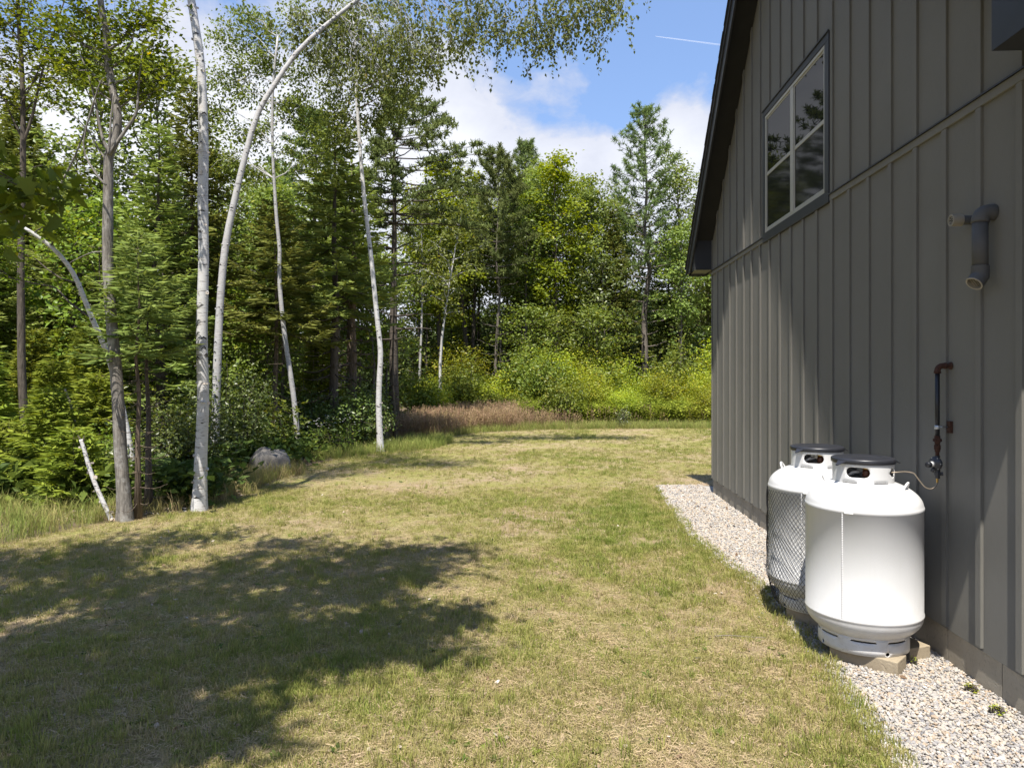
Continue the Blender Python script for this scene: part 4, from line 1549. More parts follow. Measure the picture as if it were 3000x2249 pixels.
# the big white birch at the lawn's edge
b1 = VP([(430, 1103), (433, 1040), (434, 985), (439, 870), (437, 790), (436, 700), (440, 560), (438, 420), (440, 330), (437, 200), (431, 120), (421, 50), (410, -20), (398, -110), (392, -240), (398, -420)], 10.81)
b1[0][2] = 0
hero('birch_tree', 'tall white birch with thick straight trunk at the lawn edge, nearest birch', 'birch tree', b1, .19, .09, M['birch'],
     [(b1[-1] + np.array(o), 1.0, 1500) for o in ((0, 0, .8), (1.2, .5, .2), (-1.0, .3, .6), (.5, 1.3, 1.4), (.2, -1.0, .9), (1.6, 1.3, 1.2), (-.7, 1.4, 1.7), (0.6, 2.2, .9), (1.9, 0.1, 1.7), (2.4, 1.0, .4))],
     M['birch_leaf'], .062, 21, droop=.5, knots=16)

# the leaning birch that arches over the yard
zb = 15.3
b2 = VP([(461, 1019, 15.05), (463, 960, 15.05), (466, 900, 15.1), (468, 830, 15.1), (472, 720, 15.2), (478, 620, 15.3), (487, 530, 15.4), (505, 440, 15.5), (530, 335, 15.7), (557, 245, 15.9), (592, 185, 16.1), (640, 115, 16.4),
         (700, 58, 16.8), (770, 2, 17.2), (860, -60, 17.6), (960, -112, 18.0), (1070, -135, 18.3), (1180, -130, 18.5), (1270, -105, 18.6)], zb)
b2[0][2] = 0
hang = [(700, 25), (735, 70), (775, 60), (810, 95), (780, 140), (835, 145), (860, 90), (880, 40), (905, 100), (930, 60), (930, 120), (968, 85), (975, 30), (1005, 75), (1020, 20), (1050, 50), (1070, 15), (1100, 70), (1125, 40),
        (1150, 75), (1172, 30), (1195, 65), (1215, 20), (1245, 40), (1270, 15), (1290, 45), (1310, 10), (745, 10), (660, 30), (690, 90), (640, 60), (735, 130)]
b2bl = BL([(a, b, 0 if a < 1000 else 1.0) for a, b in hang], 17.3, .62, 330) + \
    BL([(a, b) for a, b in ((780, -40), (850, -20), (930, -30), (1010, -45), (1090, -60), (1170, -55), (1240, -40), (1300, -25), (900, -120), (1000, -170), (1100, -190), (1200, -190), (1330, -60))], 18.2, .8, 300)
hero('birch_tree', 'leaning white birch arching right over the yard, leaves hanging against the sky', 'birch tree', b2, .185, .05, M['birch_grey'], b2bl, M['birch_leaf'], .105, 22, droop=.9, knots=22, near=True, tw=.8)

# thin crooked birch
b3 = VP([(645, 990), (643, 950), (638, 890), (632, 840), (620, 760), (612, 700), (606, 640), (603, 590), (604, 540), (598, 480), (594, 420), (590, 350), (588, 270), (590, 180), (600, 80)], 17.5)
b3[0][2] = 0
hero('birch_tree', 'thin crooked birch rising beside the grey boulder', 'birch tree', b3, .14, .05, M['birch_grey'],
     BL([(600, 60), (560, 40), (640, 150), (560, 130), (520, 90), (610, 220), (540, 200), (500, 150), (480, 60), (650, 250), (570, 270), (520, 290), (480, 240), (630, 320), (500, 340), (540, 360), (470, 330), (460, 160), (590, 120), (650, 210), (700, 330), (680, 280), (640, 20), (520, 20)], 18.0, .62, 420),
     M['wood_leaf'], .085, 23, droop=.45, knots=6)

# birch on the right, at the corner of the wood
b4 = VP([(822, 976), (820, 930), (818, 870), (820, 810), (822, 760), (816, 700), (809, 630), (802, 560), (795, 500), (787, 430), (780, 350), (774, 270), (770, 200), (769, 130), (764, 40), (756, -80)], 19.1)
b4[0][2] = 0
hero('birch_tree', 'slender white birch at the right corner of the wood, beside russet grass', 'birch tree', b4, .165, .06, M['birch'],
     BL([(770, 60), (720, 40), (820, 90), (860, 60), (740, 120), (800, 150), (840, 170), (760, 190), (710, 170), (830, 230), (870, 130), (720, 240), (790, 250), (860, 200), (760, 20), (700, 100), (740, 290), (830, 10), (900, 90), (910, 150)], 19.6, .72, 430),
     M['birch_leaf'], .09, 24, droop=.55, knots=10)

# grey-barked hardwood with the forked crown, at the lawn edge
zg = 10.05
g5 = VP([(270, 1125), (267, 1060), (261, 985), (257, 900), (252, 820), (245, 740), (238, 660), (233, 570), (233, 470), (234, 400), (235, 338), (250, 300), (254, 255), (250, 222), (242, 190), (236, 150), (231, 110), (231, 75), (222, 35), (215, -20), (212, -120), (205, -240)], zg)
g5[0][2] = 0
lim = [(VP([(236, 335), (262, 295), (285, 262), (296, 238), (298, 200), (303, 150), (310, 100)], zg - .15), .026, .008),
       (VP([(236, 330), (222, 300), (212, 255), (205, 215), (190, 160), (170, 110)], zg - .1), .024, .006),
       (VP([(234, 335), (238, 290), (240, 250), (246, 200)], zg - .25), .020, .007),
       (VP([(233, 352), (212, 320), (190, 282), (150, 245), (95, 225)], zg + .1), .014, .004),
       (VP([(236, 165), (222, 140), (200, 130), (150, 118)], zg), .020, .006),
       (VP([(296, 238), (318, 215), (330, 180), (345, 120)], zg), .014, .004),
       (VP([(262, 120), (284, 90), (290, 60)], zg), .018, .006),
       (VP([(229, 400), (205, 372), (180, 310), (212, 190), (225, 168)], zg - .3), .016, .005),
       (VP([(100, 460), (130, 400), (165, 330), (198, 240), (215, 190)], zg + .6), .020, .006),
       (VP([(232, 545), (200, 545), (165, 560), (150, 568)], zg), .010, .004)]
hero('grey_hardwood_tree', 'grey barked hardwood forking into bare limbs at the lawn edge', 'tree', g5, .172, .07, M['grey_bark'],
     BL([(170, 90), (120, 60), (300, 60), (345, 100), (320, 150), (180, 180), (140, 140), (280, 130), (350, 40), (210, 40), (100, 120), (330, 200), (280, 200), (300, 20), (160, 20), (250, 60), (200, 130), (370, 160)], zg, .42, 210) +
     [(g5[-1] + np.array(o), .9, 900) for o in ((0, 0, .6), (.9, .4, .2), (-.9, .5, .3), (.2, 1.1, .8), (-.1, -.8, .4))],
     M['maple_leaf'], .075, 25, limbs=lim, flare=.45, knots=10)

# slim dark maple at the left edge
m6 = VP([(67, 1045), (60, 980), (52, 900), (47, 800), (46, 700), (45, 610), (46, 520), (49, 400), (50, 290), (49, 200), (46, 130), (40, 40), (36, -60)], 13.7)
m6[0][2] = 0
hero('maple_tree', 'slim dark maple near the left edge of the photo', 'maple tree', m6, .17, .06, M['dark_bark'],
     BL([(30, 30), (80, 40), (0, 60), (110, 80), (60, 90), (20, 120), (90, 140), (130, 150), (10, 170), (140, 40), (70, 0), (-30, 30), (-40, 110), (60, 170), (20, 220), (-20, 210), (110, 200)], 13.7, .55, 190),
     M['maple_leaf'], .085, 26, limbs=[(VP([(50, 310), (70, 250), (90, 160), (120, 60), (140, 0)], 13.7), .03, .01), (VP([(48, 300), (20, 240), (0, 190)], 13.7), .02, .008), (VP([(48, 220), (80, 160), (100, 100)], 13.6), .02, .007)])

# arched birch that bends to the left
a7 = VP([(292, 1052, 12.0), (286, 1000, 12.0), (276, 940, 12.0), (262, 870, 12.0), (247, 820, 11.9), (240, 790, 11.8), (222, 740, 11.6), (200, 690, 11.5), (178, 635, 11.4), (158, 590, 11.3), (128, 550, 11.2), (92, 518, 11.1), (50, 492, 11.0), (0, 470, 10.9), (-60, 455, 10.8)], 12)
a7[0][2] = 0
hero('birch_tree', 'bent white birch bowing over to the left edge of the photo', 'birch tree', a7, .105, .05, M['birch'],
     BL([(10, 540), (-40, 500), (110, 480), (130, 500), (-70, 560)], 11, .42, 260), M['maple_leaf'], .075, 27, knots=8)

# broken birch snag
s8 = VP([(241, 1126), (228, 1095), (212, 1060), (200, 1030), (190, 1000), (183, 975), (175, 949)], 10.1)
s8[0][2] = 0
hero('birch_snag', 'broken leaning birch snag left of the grey trunk', 'dead tree', s8, .062, .05, M['birch'], (), None, .05, 28, knots=7, flare=.2,
     limbs=[(VP([(178, 955), (172, 946), (168, 940)], 10.1), .02, .004), (VP([(180, 952), (182, 940)], 10.1), .016, .003)])
s9 = VP([(184, 1020, 12.5), (176, 985, 12.5), (168, 945, 12.5), (160, 905, 12.5), (150, 865, 12.5), (140, 840, 12.5)], 12.5)
s9 = [np.array((s9[0][0], s9[0][1], 0))] + s9
hero('dead_tree', 'thin dead grey stem leaning behind the broken snag', 'dead tree', s9, .07, .03, M['deadwood'], (), None, .05, 29, flare=.1)


# ------------------------------------------------------------------ firs and spruces one can tell apart
def stand(name, label, cat, vx, zc, meshes, mats, h_to=None, group=None, rot=0.0, sc=1.0, names=('trunk', 'crown')):
    p = P(vx, 800, zc)
    z = T(p[0], p[1])
    return plant(name, label, cat, (p[0], p[1], z), meshes, mats, names, group, rot, sc)


def top_h(vy, zc):
    return H + (HY - vy * S) / F * zc


# young fir in front: foliage high, thin bare stem below
stand('fir_tree', 'young light green fir with pointed top beside the grey hardwood', 'fir tree', 298, 10.15,
      conifer(41, top_h(500, 10.15), .80, 2.15, .045, .21, .036, .020, 6, .08, .8, .95, .3, 8), (M['brown_bark'], M['fir']), rot=.4)
stand('fir_tree', 'thin dark fir stem just right of the young fir', 'fir tree', 321, 10.75,
      conifer(42, top_h(600, 10.75), .62, 2.3, .055, .22, .036, .020, 5, .12, .9, .9, .3, 8), (M['dark_bark'], M['fir']), rot=1.4)
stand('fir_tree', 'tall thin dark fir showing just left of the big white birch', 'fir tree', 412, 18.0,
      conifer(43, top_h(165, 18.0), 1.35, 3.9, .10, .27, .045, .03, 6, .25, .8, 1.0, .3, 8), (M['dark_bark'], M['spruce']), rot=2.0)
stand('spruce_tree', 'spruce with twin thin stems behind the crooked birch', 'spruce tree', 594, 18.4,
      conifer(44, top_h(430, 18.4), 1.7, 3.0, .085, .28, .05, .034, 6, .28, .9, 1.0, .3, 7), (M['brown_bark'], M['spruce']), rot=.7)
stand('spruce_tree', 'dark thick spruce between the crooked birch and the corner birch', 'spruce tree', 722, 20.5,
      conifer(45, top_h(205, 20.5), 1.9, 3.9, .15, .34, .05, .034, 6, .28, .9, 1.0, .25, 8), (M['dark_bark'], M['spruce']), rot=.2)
stand('spruce_tree', 'stout trunked spruce behind, left of the corner birch', 'spruce tree', 760, 23.5,
      conifer(46, top_h(340, 23.5), 1.6, 4.7, .23, .36, .055, .038, 6, .28, 1.0, 1.0, .25, 8), (M['brown_bark'], M['spruce']), rot=2.9)
stand('dead_spruce', 'thin dead spruce pole right of the corner birch', 'dead tree', 853, 21.6,
      conifer(47, top_h(560, 21.6), .8, 4.2, .055, .26, .05, .034, 4, .1, 1.2, .35, .2, 6, 1.0), (M['dark_bark'], M['spruce']), rot=.3)
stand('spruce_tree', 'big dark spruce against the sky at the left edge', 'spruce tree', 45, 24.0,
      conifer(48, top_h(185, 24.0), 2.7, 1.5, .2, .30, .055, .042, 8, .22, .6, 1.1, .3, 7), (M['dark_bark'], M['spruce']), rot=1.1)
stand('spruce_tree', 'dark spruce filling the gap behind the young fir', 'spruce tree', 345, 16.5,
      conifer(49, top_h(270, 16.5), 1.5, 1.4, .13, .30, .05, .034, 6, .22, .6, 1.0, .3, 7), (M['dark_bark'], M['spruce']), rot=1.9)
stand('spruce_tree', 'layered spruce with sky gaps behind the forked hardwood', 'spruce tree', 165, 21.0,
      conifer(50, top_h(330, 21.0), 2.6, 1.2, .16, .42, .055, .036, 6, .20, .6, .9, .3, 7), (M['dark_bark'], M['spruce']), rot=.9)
# bright fir saplings on the forest floor
yf = [conifer(60 + q, hh, rr, .12, .03, .15, .034, .024, 7, .05, 0, 1.1, .3, 6) for q, (hh, rr) in enumerate(((1.9, .75), (1.35, .62), (2.5, .8), (3.4, .85)))]
sap = [(105, 12.0, 0, 'bright fir sapling left of the snag, lower boughs spread'), (20, 12.2, 1, 'bright fir sapling low at the left edge'), (160, 11.2, 1, 'small bright fir sapling in front of the tan rock'),
       (115, 14.6, 2, 'taller fir sapling with thin dark stem behind the bright saplings'), (-40, 13.5, 2, 'fir sapling cut off by the left edge'), (215, 14.5, 0, 'fir sapling behind the broken snag'),
       (195, 15.5, 3, 'tall young fir left of the grey hardwood trunk'), (70, 16.5, 3, 'tall young fir behind the slim dark maple'), (695, 21.5, 3, 'bright young fir beneath the dark spruces'), (260, 17.0, 2, 'young fir behind the grey hardwood trunk'),
       (0, 18, 3, 'tall young fir behind the left edge saplings'), (130, 18.5, 3, 'tall young fir far behind the tan rock')]
for q, (vx, zc, k, lb) in enumerate(sap):
    stand('fir_sapling', lb, 'fir sapling', vx, zc, yf[k], (M['brown_bark'], M['fir_bright']), None, 'young firs on the forest floor', q * 1.7, random.uniform(.9, 1.1))
stand('oak_sapling', 'bright broad leaved sapling in front of the crooked birch', 'sapling', 617, 16.6, shrub(90, .42, 1.75, 420, .13, 3, .9, .5, .5), (M['dark_bark'], M['bush']), names=('stem', 'foliage'))

# white pine with long level boughs behind the corner birch
stand('white_pine', 'white pine with long level boughs reaching right over the gap', 'pine tree', 850, 27.0,
      pine(52, top_h(195, 27), 2.6, 7.4, .2, .50, .18, 1.15, .10, 6, .55, 0.0), (M['dark_bark'], M['pine']), rot=.15)
stand('white_pine', 'airy white pine behind the leaning birch', 'pine tree', 680, 27.5,
      pine(53, top_h(250, 27.5), 2.4, 6.0, .18, .62, .18, 1.1, .18, 6, .6), (M['dark_bark'], M['pine']), rot=.6)

# tall pine over the meadow, and its neighbours
stand('white_pine', 'tallest white pine rising above the far tree line, near the roof', 'pine tree', 1393, 43.0,
      pine(54, top_h(236, 43) - T(4, 43), 2.5, 7.2, .22, .70, .24, .8, .42, 5, .9), (M['far_bark'], M['pine']), rot=.5)
stand('white_pine', 'slim white pine with bare lower trunk left of the alder clump', 'pine tree', 1075, 39.0,
      pine(55, top_h(330, 39) - T(-2, 39), 2.1, 6.4, .11, .55, .22, 1.1, .38, 6, .95), (M['far_bark'], M['pine']), rot=.1)
stand('white_pine', 'small pointed white pine top in the middle of the tree line', 'pine tree', 1135, 50.0,
      pine(56, top_h(312, 50) - T(-1, 50), 2.0, 5.5, .14, .6, .24, 1.0, .5, 6, .5), (M['far_bark'], M['pine']), rot=.1)
stand('maple_tree', 'yellow green maple bright in the middle of the tree line', 'maple tree', 955, 39.5,
      hardwood(58, top_h(345, 39.5) - T(-4, 40), 4.2, 2.2, 5600, .21, .16, (.2, 0), 24), (M['dark_bark'], M['yellow_maple']), rot=.3)
stand('maple_tree', 'rich green maple left of the tallest pine', 'maple tree', 1205, 40.5,
      hardwood(59, top_h(335, 40.5) - T(1, 40), 4.6, 1.9, 5000, .2, .14, (.1, 0), 22), (M['dark_bark'], M['yellow_maple']), rot=1.3)
stand('twin_trunk_tree', 'dark double trunked hardwood below the yellow green maple', 'tree', 1012, 41.5,
      hardwood(61, 11.0, 6.5, 2.0, 2600, .2, .19, (-.5, 0), 18, low=.4), (M['dark_bark'], M['wood_leaf']), rot=1.0)
stand('twin_trunk_tree', 'second dark trunk leaning beside the double trunked hardwood', 'tree', 1024, 41.8,
      hardwood(62, 10.6, 6.5, 2.0, 2400, .2, .17, (.7, 0), 18, low=.4), (M['dark_bark'], M['wood_leaf']), rot=0)
stand('birch_tree', 'pair of pale birch stems low left of the bright thicket', 'birch tree', 942, 34.0,
      hardwood(63, 9.5, 4.5, 1.5, 2000, .17, .085, (.9, 0), 16), (M['birch'], M['wood_leaf']), rot=0)
stand('birch_tree', 'pale thin birch in the far shade left of the dark double trunk', 'birch tree', 905, 38.0,
      hardwood(64, 11.5, 5.5, 1.5, 2200, .18, .08, (.2, 0), 16), (M['birch_grey'], M['wood_leaf']), rot=2)

# ------------------------------------------------------------------ the wood behind
ORD = ['first', 'second', 'third', 'fourth', 'fifth', 'sixth', 'seventh', 'eighth', 'ninth', 'tenth', 'eleventh', 'twelfth']


def view_x(x, y):
    return (1500 + F * (x * CP + y * SP) / (-x * SP + y * CP)) / S


def tell_apart(pl, gp):
    """words that place each of a group of look-alikes among the landmarks"""
    if 'left' in gp:
        marks = [(48, 'left of slim maple'), (270, 'left of grey hardwood'), (430, 'left of big birch'), (600, 'left of crooked birch'), (810, 'left of corner birch'), (9999, 'right of corner birch')]
    else:
        marks = [(905, 'by the dead pole'), (1035, 'left of slim pine'), (1225, 'around the alders'), (1390, 'left of tallest pine'), (9999, 'right of tallest pine')]
    ys = sorted(p[1] for p in pl)
    lo, hi = ys[len(ys) // 3], ys[2 * len(ys) // 3]
    key = []
    for x, y in pl:
        v = view_x(x, y)
        key.append((('front row', 'middle row', 'back row')[(y > lo) + (y > hi)], next(m for lim, m in marks if v < lim), v))
    out = []
    for r, m, v in key:
        same = sorted(q[2] for q in key if q[:2] == (r, m))
        i = same.index(v)
        out.append('%s, %s%s' % (m, r, '' if len(same) == 1 else ', %s' % ORD[min(i, 11)]))
    return out


proto = [hardwood(100 + q, hh, bb, rr, 4600, .21, tr, (g1, 0), 24, 6, .36, .4, 1.0, lw)
         for q, (hh, bb, rr, tr, g1, lw) in enumerate(((13.5, 6.0, 2.0, .13, .3, .5), (12.5, 5.2, 1.9, .11, -.4, .6), (14.5, 6.5, 2.2, .15, .2, .4), (11.5, 4.6, 1.8, .10, .5, .7),
                                                       (13.0, 6.2, 1.6, .10, -.2, .5), (14.0, 5.5, 2.4, .14, 0, .5)))]
protoc = [conifer(120 + q, hh, rr, cc, tr, .36, .075, .055, 7, .22, .7, .95, .3, 5) for q, (hh, rr, cc, tr) in enumerate(((11.5, 2.0, 2.5, .14), (9.0, 1.8, 1.5, .12), (13.0, 2.1, 3.5, .16), (6.5, 1.5, .6, .08)))]
protou = [hardwood(130 + q, hh, bb, rr, 1500, .19, tr, (.2, 0), 16, 5, .34, .5, 1.0, 0) for q, (hh, bb, rr, tr) in enumerate(((5.5, 1.2, 1.5, .05), (4.4, .8, 1.4, .045), (6.8, 2.2, 1.6, .06)))]
g = np.random.default_rng(77)
far_h, far_c, far_u = [], [], []
KEEP = [(955, 39.5, 60), (1205, 40.5, 55), (1393, 43, 48), (1075, 39, 12), (1018, 41.6, 10)]


def blocks(x, y):
    v = view_x(x, y)
    return any(abs(v - a) < w_ and y < z + 1.6 for a, z, w_ in KEEP)



for row, (yy_, sp) in enumerate(((41.0, 1.9), (44.5, 1.9), (48.5, 1.8))):
    x = -7.5
    while x < 12.5:
        if g.random() < .80:
            far_h.append((x + g.normal(0, .4), yy_ + g.normal(0, .9), g.integers(0, 6), .86 + .10 * row / 2 + g.normal(0, .05)))
        else:
            far_c.append((x, yy_ + g.normal(0, .8), g.integers(0, 3), .85 + g.normal(0, .06)))
        x += sp * g.uniform(.75, 1.25)
far_h = [(a[0], a[1], a[2], a[3] * (0.90 if view_x(a[0], a[1]) > 1280 else .97)) for a in far_h if not blocks(a[0], a[1])]
far_c = [a for a in far_c if not blocks(a[0], a[1])]
for x in np.arange(-8, 13, 1.15):
    far_u.append((x + g.normal(0, .4), g.uniform(40, 56), g.integers(0, 3), g.uniform(.8, 1.3)))
for x in np.arange(-8, 13, 1.9):
    far_c.append((x + g.normal(0, .5), g.uniform(48, 58), g.integers(1, 4), g.uniform(.5, .8)))
near_h, near_c, near_u = [], [], []
tries = 0
while len(near_h) + len(near_c) < 62 and tries < 3000:
    tries += 1
    y = g.uniform(17, 50)
    x = -g.uniform(.235 * y + 1.4, .84 * y + 2)
    if y < 22 and x > -7.5:
        continue
    allp = near_h + near_c
    if any((x - a[0]) ** 2 + (y - a[1]) ** 2 < 2.0 ** 2 for a in allp):
        continue
    if g.random() < .26:
        near_c.append((x, y, g.integers(0, 4), .62 + g.uniform(0, .25)))
    else:
        near_h.append((x, y, g.integers(0, 6), .62 + g.uniform(0, .2)))
for q in range(92):
    y = g.uniform(16.5, 40)
    x = -g.uniform(.26 * y + 2.2, .84 * y + 1)
    if y < 21 and any(abs(view_x(x, y) - a) < 45 for a in (468, 610, 640, 822)):
        continue
    near_u.append((x, y, g.integers(0, 3), g.uniform(.5, 1.05)))
seen = []
for a in near_u:
    if 0 - 60 < view_x(a[0], a[1]):
        seen.append(a)
near_u = seen
for vx, zc, sx in ((775, 31, 1.0), (805, 32.5, 1.0), (700, 30, 1.0)):
    p_ = P(vx, 800, zc)
    near_h.append((p_[0], p_[1], 3 if vx % 2 else 1, sx * .62))
    near_u.append((p_[0] + .8, p_[1] - .6, 2, sx * 1.05))
for lst, pr, mt, nm, ct, lb, gp in (
        (far_h, proto, (M['far_bark'], M['wood_leaf']), 'hardwood_tree', 'tree', 'leafy hardwood of the tree line', 'hardwoods of the far tree line'),
        (far_c, protoc, (M['dark_bark'], M['spruce']), 'spruce_tree', 'spruce tree', 'dark spruce of the tree line', 'spruces of the far tree line'),
        (far_u, protou, (M['far_bark'], M['dark_leaf']), 'understory_tree', 'small tree', 'small shaded broadleaf under the tree line', 'small trees under the far tree line'),
        (near_h, proto, (M['far_bark'], M['wood_leaf']), 'hardwood_tree', 'tree', 'slender hardwood deep in the left wood', 'hardwoods deep in the left wood'),
        (near_c, protoc, (M['dark_bark'], M['spruce']), 'spruce_tree', 'spruce tree', 'dark spruce deep in the left wood', 'spruces deep in the left wood'),
        (near_u, protou, (M['far_bark'], M['bush']), 'understory_tree', 'small tree', 'small broadleaf deep in the left wood', 'small trees deep in the left wood')):
    rows = tell_apart([(a[0], a[1]) for a in lst], gp)
    for (x, y, k, s), where in zip(lst, rows):
        ms = pr[int(k)]
        if ms[0].materials and ms[1].materials and ms[1].materials[0] != mt[1]:
            ms = [m_.copy() for m_ in ms]
            for m_, mm in zip(ms, mt):
                m_.materials.clear()
                m_.materials.append(mm)
            pr[int(k)] = tuple(ms)
        plant(nm, lb + ', ' + where, ct, (x, y, T(x, y) - .03), ms, mt, ('trunk', 'crown'), gp, g.uniform(0, 6.28), (float(s), float(s), float(s) * g.uniform(.93, 1.07)))

# maple out of frame on the left, whose shade lies on the lawn and whose bough hangs in at the edge
sh = [(60, 1200), (250, 1178), (400, 1163), (600, 1185), (740, 1196), (880, 1198), (950, 1200), (150, 1250), (330, 1250), (520, 1250), (680, 1240), (820, 1245), (930, 1250), (60, 1300), (250, 1310), (430, 1310), (600, 1310), (760, 1300), (880, 1310),
      (100, 1380), (290, 1380), (470, 1390), (650, 1375), (830, 1370), (930, 1350), (100, 1450), (280, 1450), (440, 1440), (860, 1415), (100, 1530), (270, 1520), (40, 1600), (200, 1590), (360, 1590), (470, 1560), (550, 1455),
      (120, 1680), (300, 1660), (20, 1240), (180, 1210), (20, 1420)]
mb_ = []
for q, (vx, vy) in enumerate(sh):
    gp = G(vx, vy)
    hgt = 7.0 + 1.5 * math.sin(q * 2.3) + .3 * gp[1] * .35
    c = np.array((gp[0] - SUN_SH[0] * hgt, gp[1] - SUN_SH[1] * hgt, hgt))
    mb_.append((c, .36 + .043 * gp[1], 430))
edge = [(P(x, y, z), .26, 26) for x, y, z in ((8, 350, 4.4), (40, 395, 4.35), (20, 430, 4.5), (75, 415, 4.4), (5, 460, 4.3), (95, 425, 4.35))]
tr_ = [np.array((-5.3, 1.0, 0)), np.array((-5.25, 1.1, 2)), np.array((-5.0, 1.3, 4)), np.array((-4.6, 1.7, 6)), np.array((-4.3, 2.1, 8)), np.array((-4.0, 2.6, 10.0))]
mroot = hero('maple_tree', 'maple bough with large dark leaves hanging in at the left edge', 'maple tree', tr_, .26, .07, M['grey_bark'], mb_, M['maple_leaf'], .135, 31, tw=1.1)
cr = MB()
g = np.random.default_rng(9)
lb_ = MB()
for c, r, n in edge:
    c = c - tr_[0]
    maple_cards(cr, c + g.normal(0, 1, (n, 3)) * r * (.45, .45, .3), .115, g, np.clip(.35 + g.normal(0, .15, n), 0, 1))
    lb_.tube(curve(np.array((0.05, .4, 3.6)), c, g, 6, .05), np.linspace(.02, .003, 6), 5, False)
lb_.build('limbs', M['dark_bark'], mroot, True)
cr.build('foliage', M['maple_leaf'], mroot)['kind'] = 'stuff'

# the wood goes on behind: one mass of shaded foliage
def clump_mesh(g):
    mb = MB()
    leaf_cards(mb, g.normal(0, .42, (34, 3)), .30, g, np.clip(g.normal(.4, .2, 34), 0, 1), 1.2)
    return mb.mesh('clump')


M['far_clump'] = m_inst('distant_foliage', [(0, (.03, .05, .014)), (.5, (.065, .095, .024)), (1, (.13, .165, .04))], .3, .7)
g = np.random.default_rng(66)
fp, ft = [], []
for q in range(7000):
    x, y = g.uniform(-62, 24), g.uniform(56, 74)
    hh = 5.2 + 2.2 * nz(x, y, .16, 4) + 1.2 * nz(x, y, .5, 9)
    z = hh * g.random() ** .8
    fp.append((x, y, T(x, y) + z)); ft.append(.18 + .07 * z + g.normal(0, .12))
n = len(fp)
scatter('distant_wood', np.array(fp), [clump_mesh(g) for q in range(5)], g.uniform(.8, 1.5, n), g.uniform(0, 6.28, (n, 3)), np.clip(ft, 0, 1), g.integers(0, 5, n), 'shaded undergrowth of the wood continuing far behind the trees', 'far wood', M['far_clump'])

# ================================================================== SHRUBS
NS = ('stem', 'foliage')
S1 = shrub(201, 1.1, 2.3, 4200, .085, 14, .3, .5, .62)
S2 = shrub(202, .95, 1.35, 3000, .075, 12, .5, .5, .62)
S3 = shrub(203, .8, 1.0, 1800, .075, 10, .5)
stand('birch_shrub', 'dense dark green shrub between the white birch and the boulder', 'shrub', 500, 15.7, S1, (M['dark_bark'], M['dark_leaf']), names=NS, sc=(.85, .85, 1.1))
stand('birch_shrub', 'dark leafy shrub behind the foot of the big white birch', 'shrub', 400, 12.9, S1, (M['dark_bark'], M['dark_leaf']), names=NS, rot=2.1, sc=(.85, .8, .8))
stand('birch_shrub', 'shaded shrub left of the big white birch trunk', 'shrub', 345, 12.6, S2, (M['dark_bark'], M['dark_leaf']), names=NS, rot=1.1)
stand('viburnum_shrub', 'glossy leaved shrub between the crooked birch and corner birch', 'shrub', 745, 20.0, S2, (M['dark_bark'], M['shade_shrub']), names=NS, rot=.5, sc=(1.15, .9, 1.25))
stand('viburnum_shrub', 'glossy shrub behind the right birch, leaves catching light', 'shrub', 800, 20.8, S2, (M['dark_bark'], M['shade_shrub']), names=NS, rot=2.5, sc=(.8, .8, 1.15))
stand('viburnum_shrub', 'shaded shrub behind the crooked birch stem', 'shrub', 672, 20.2, S2, (M['dark_bark'], M['dark_leaf']), names=NS, rot=3.4, sc=(1, .9, 1.3))
stand('leafy_shrub', 'dark shrub behind the boulder', 'shrub', 580, 17.6, S2, (M['dark_bark'], M['dark_leaf']), names=NS, rot=4.4, sc=(1.0, .9, .9))
stand('leafy_shrub', 'tall leafy shrub behind the glossy shrub', 'shrub', 775, 23.4, S1, (M['dark_bark'], M['bush']), names=NS, rot=.9, sc=(1.2, 1.0, .9))
lowsh = [(30, 13.0), (90, 14.2), (150, 13.2), (210, 12.8), (-30, 12.0), (240, 13.8), (60, 12.4)]
for q, (vx, zc) in enumerate(lowsh):
    stand('low_shrub', 'low yellow green shrub among the fir saplings, ' + ORD[sorted(a[0] for a in lowsh).index(vx)] + ' from the left', 'shrub', vx, zc, S3, (M['dark_bark'], M['bush']), None, 'low shrubs among the fir saplings', q * 1.3, NS and random.uniform(.7, 1.0), NS)
g = np.random.default_rng(55)
MSH = [shrub(210 + q, rr, hh, nn, .120, 11, .45, .5, .52) for q, (rr, hh, nn) in enumerate(((1.2, 2.6, 3600), (1.0, 1.9, 2800), (1.35, 3.1, 4200)))]
BSH = [shrub(215, 1.25, 2.7, 4200, .125, 12, .4, .5, .6), shrub(216, 1.0, 1.7, 2800, .12, 10, .4, .5, .6)]
MSH2 = [tuple(m_.copy() for m_ in ms) for ms in MSH]
named = [(1218, 29.8, 'round dark green bush at the front of the thicket', 1, 1.05, (1.05, .9, 1.1)), (1175, 33.5, 'tall bright bush in the middle of the thicket', 0, 1, (1.1, 1, 1.2)), (1005, 34.0, 'dark green bush at the left of the thicket', 0, 1, (.95, 1, .95)),
         (897, 31.5, 'bright green bush behind the dead spruce pole', 1, 1, (1.0, 1, 1.3)), (1462, 34.5, 'dark green bush at the right of the thicket, beside the house', 0, 1, (1.0, 1, 1.25)), (1130, 36.0, 'reddish tipped bush behind the tall bright bush', 0, 1, (1.0, 1, 1.2)), (1310, 34.8, 'leafy bush right of the round dark bush', 1, 1, (1.1, 1, 1.3))]
for vx, zc, lb, k, _, s in named:
    stand('leafy_bush', lb, 'bush', vx, zc, BSH[k], (M['dark_bark'], M['bush']), None, None, vx * .7, s, NS)
mm = []
for q in range(400):
    if len(mm) >= 54:
        break
    y = g.uniform(30.3, 39)
    x = g.uniform(-.15 * y - 1.0, .225 * y + 1.2)
    if y < 31.6 and x < -.8:
        continue
    if any((x - a) ** 2 + (y - b) ** 2 < 1.2 ** 2 for a, b in mm):
        continue
    mm.append((x, y))
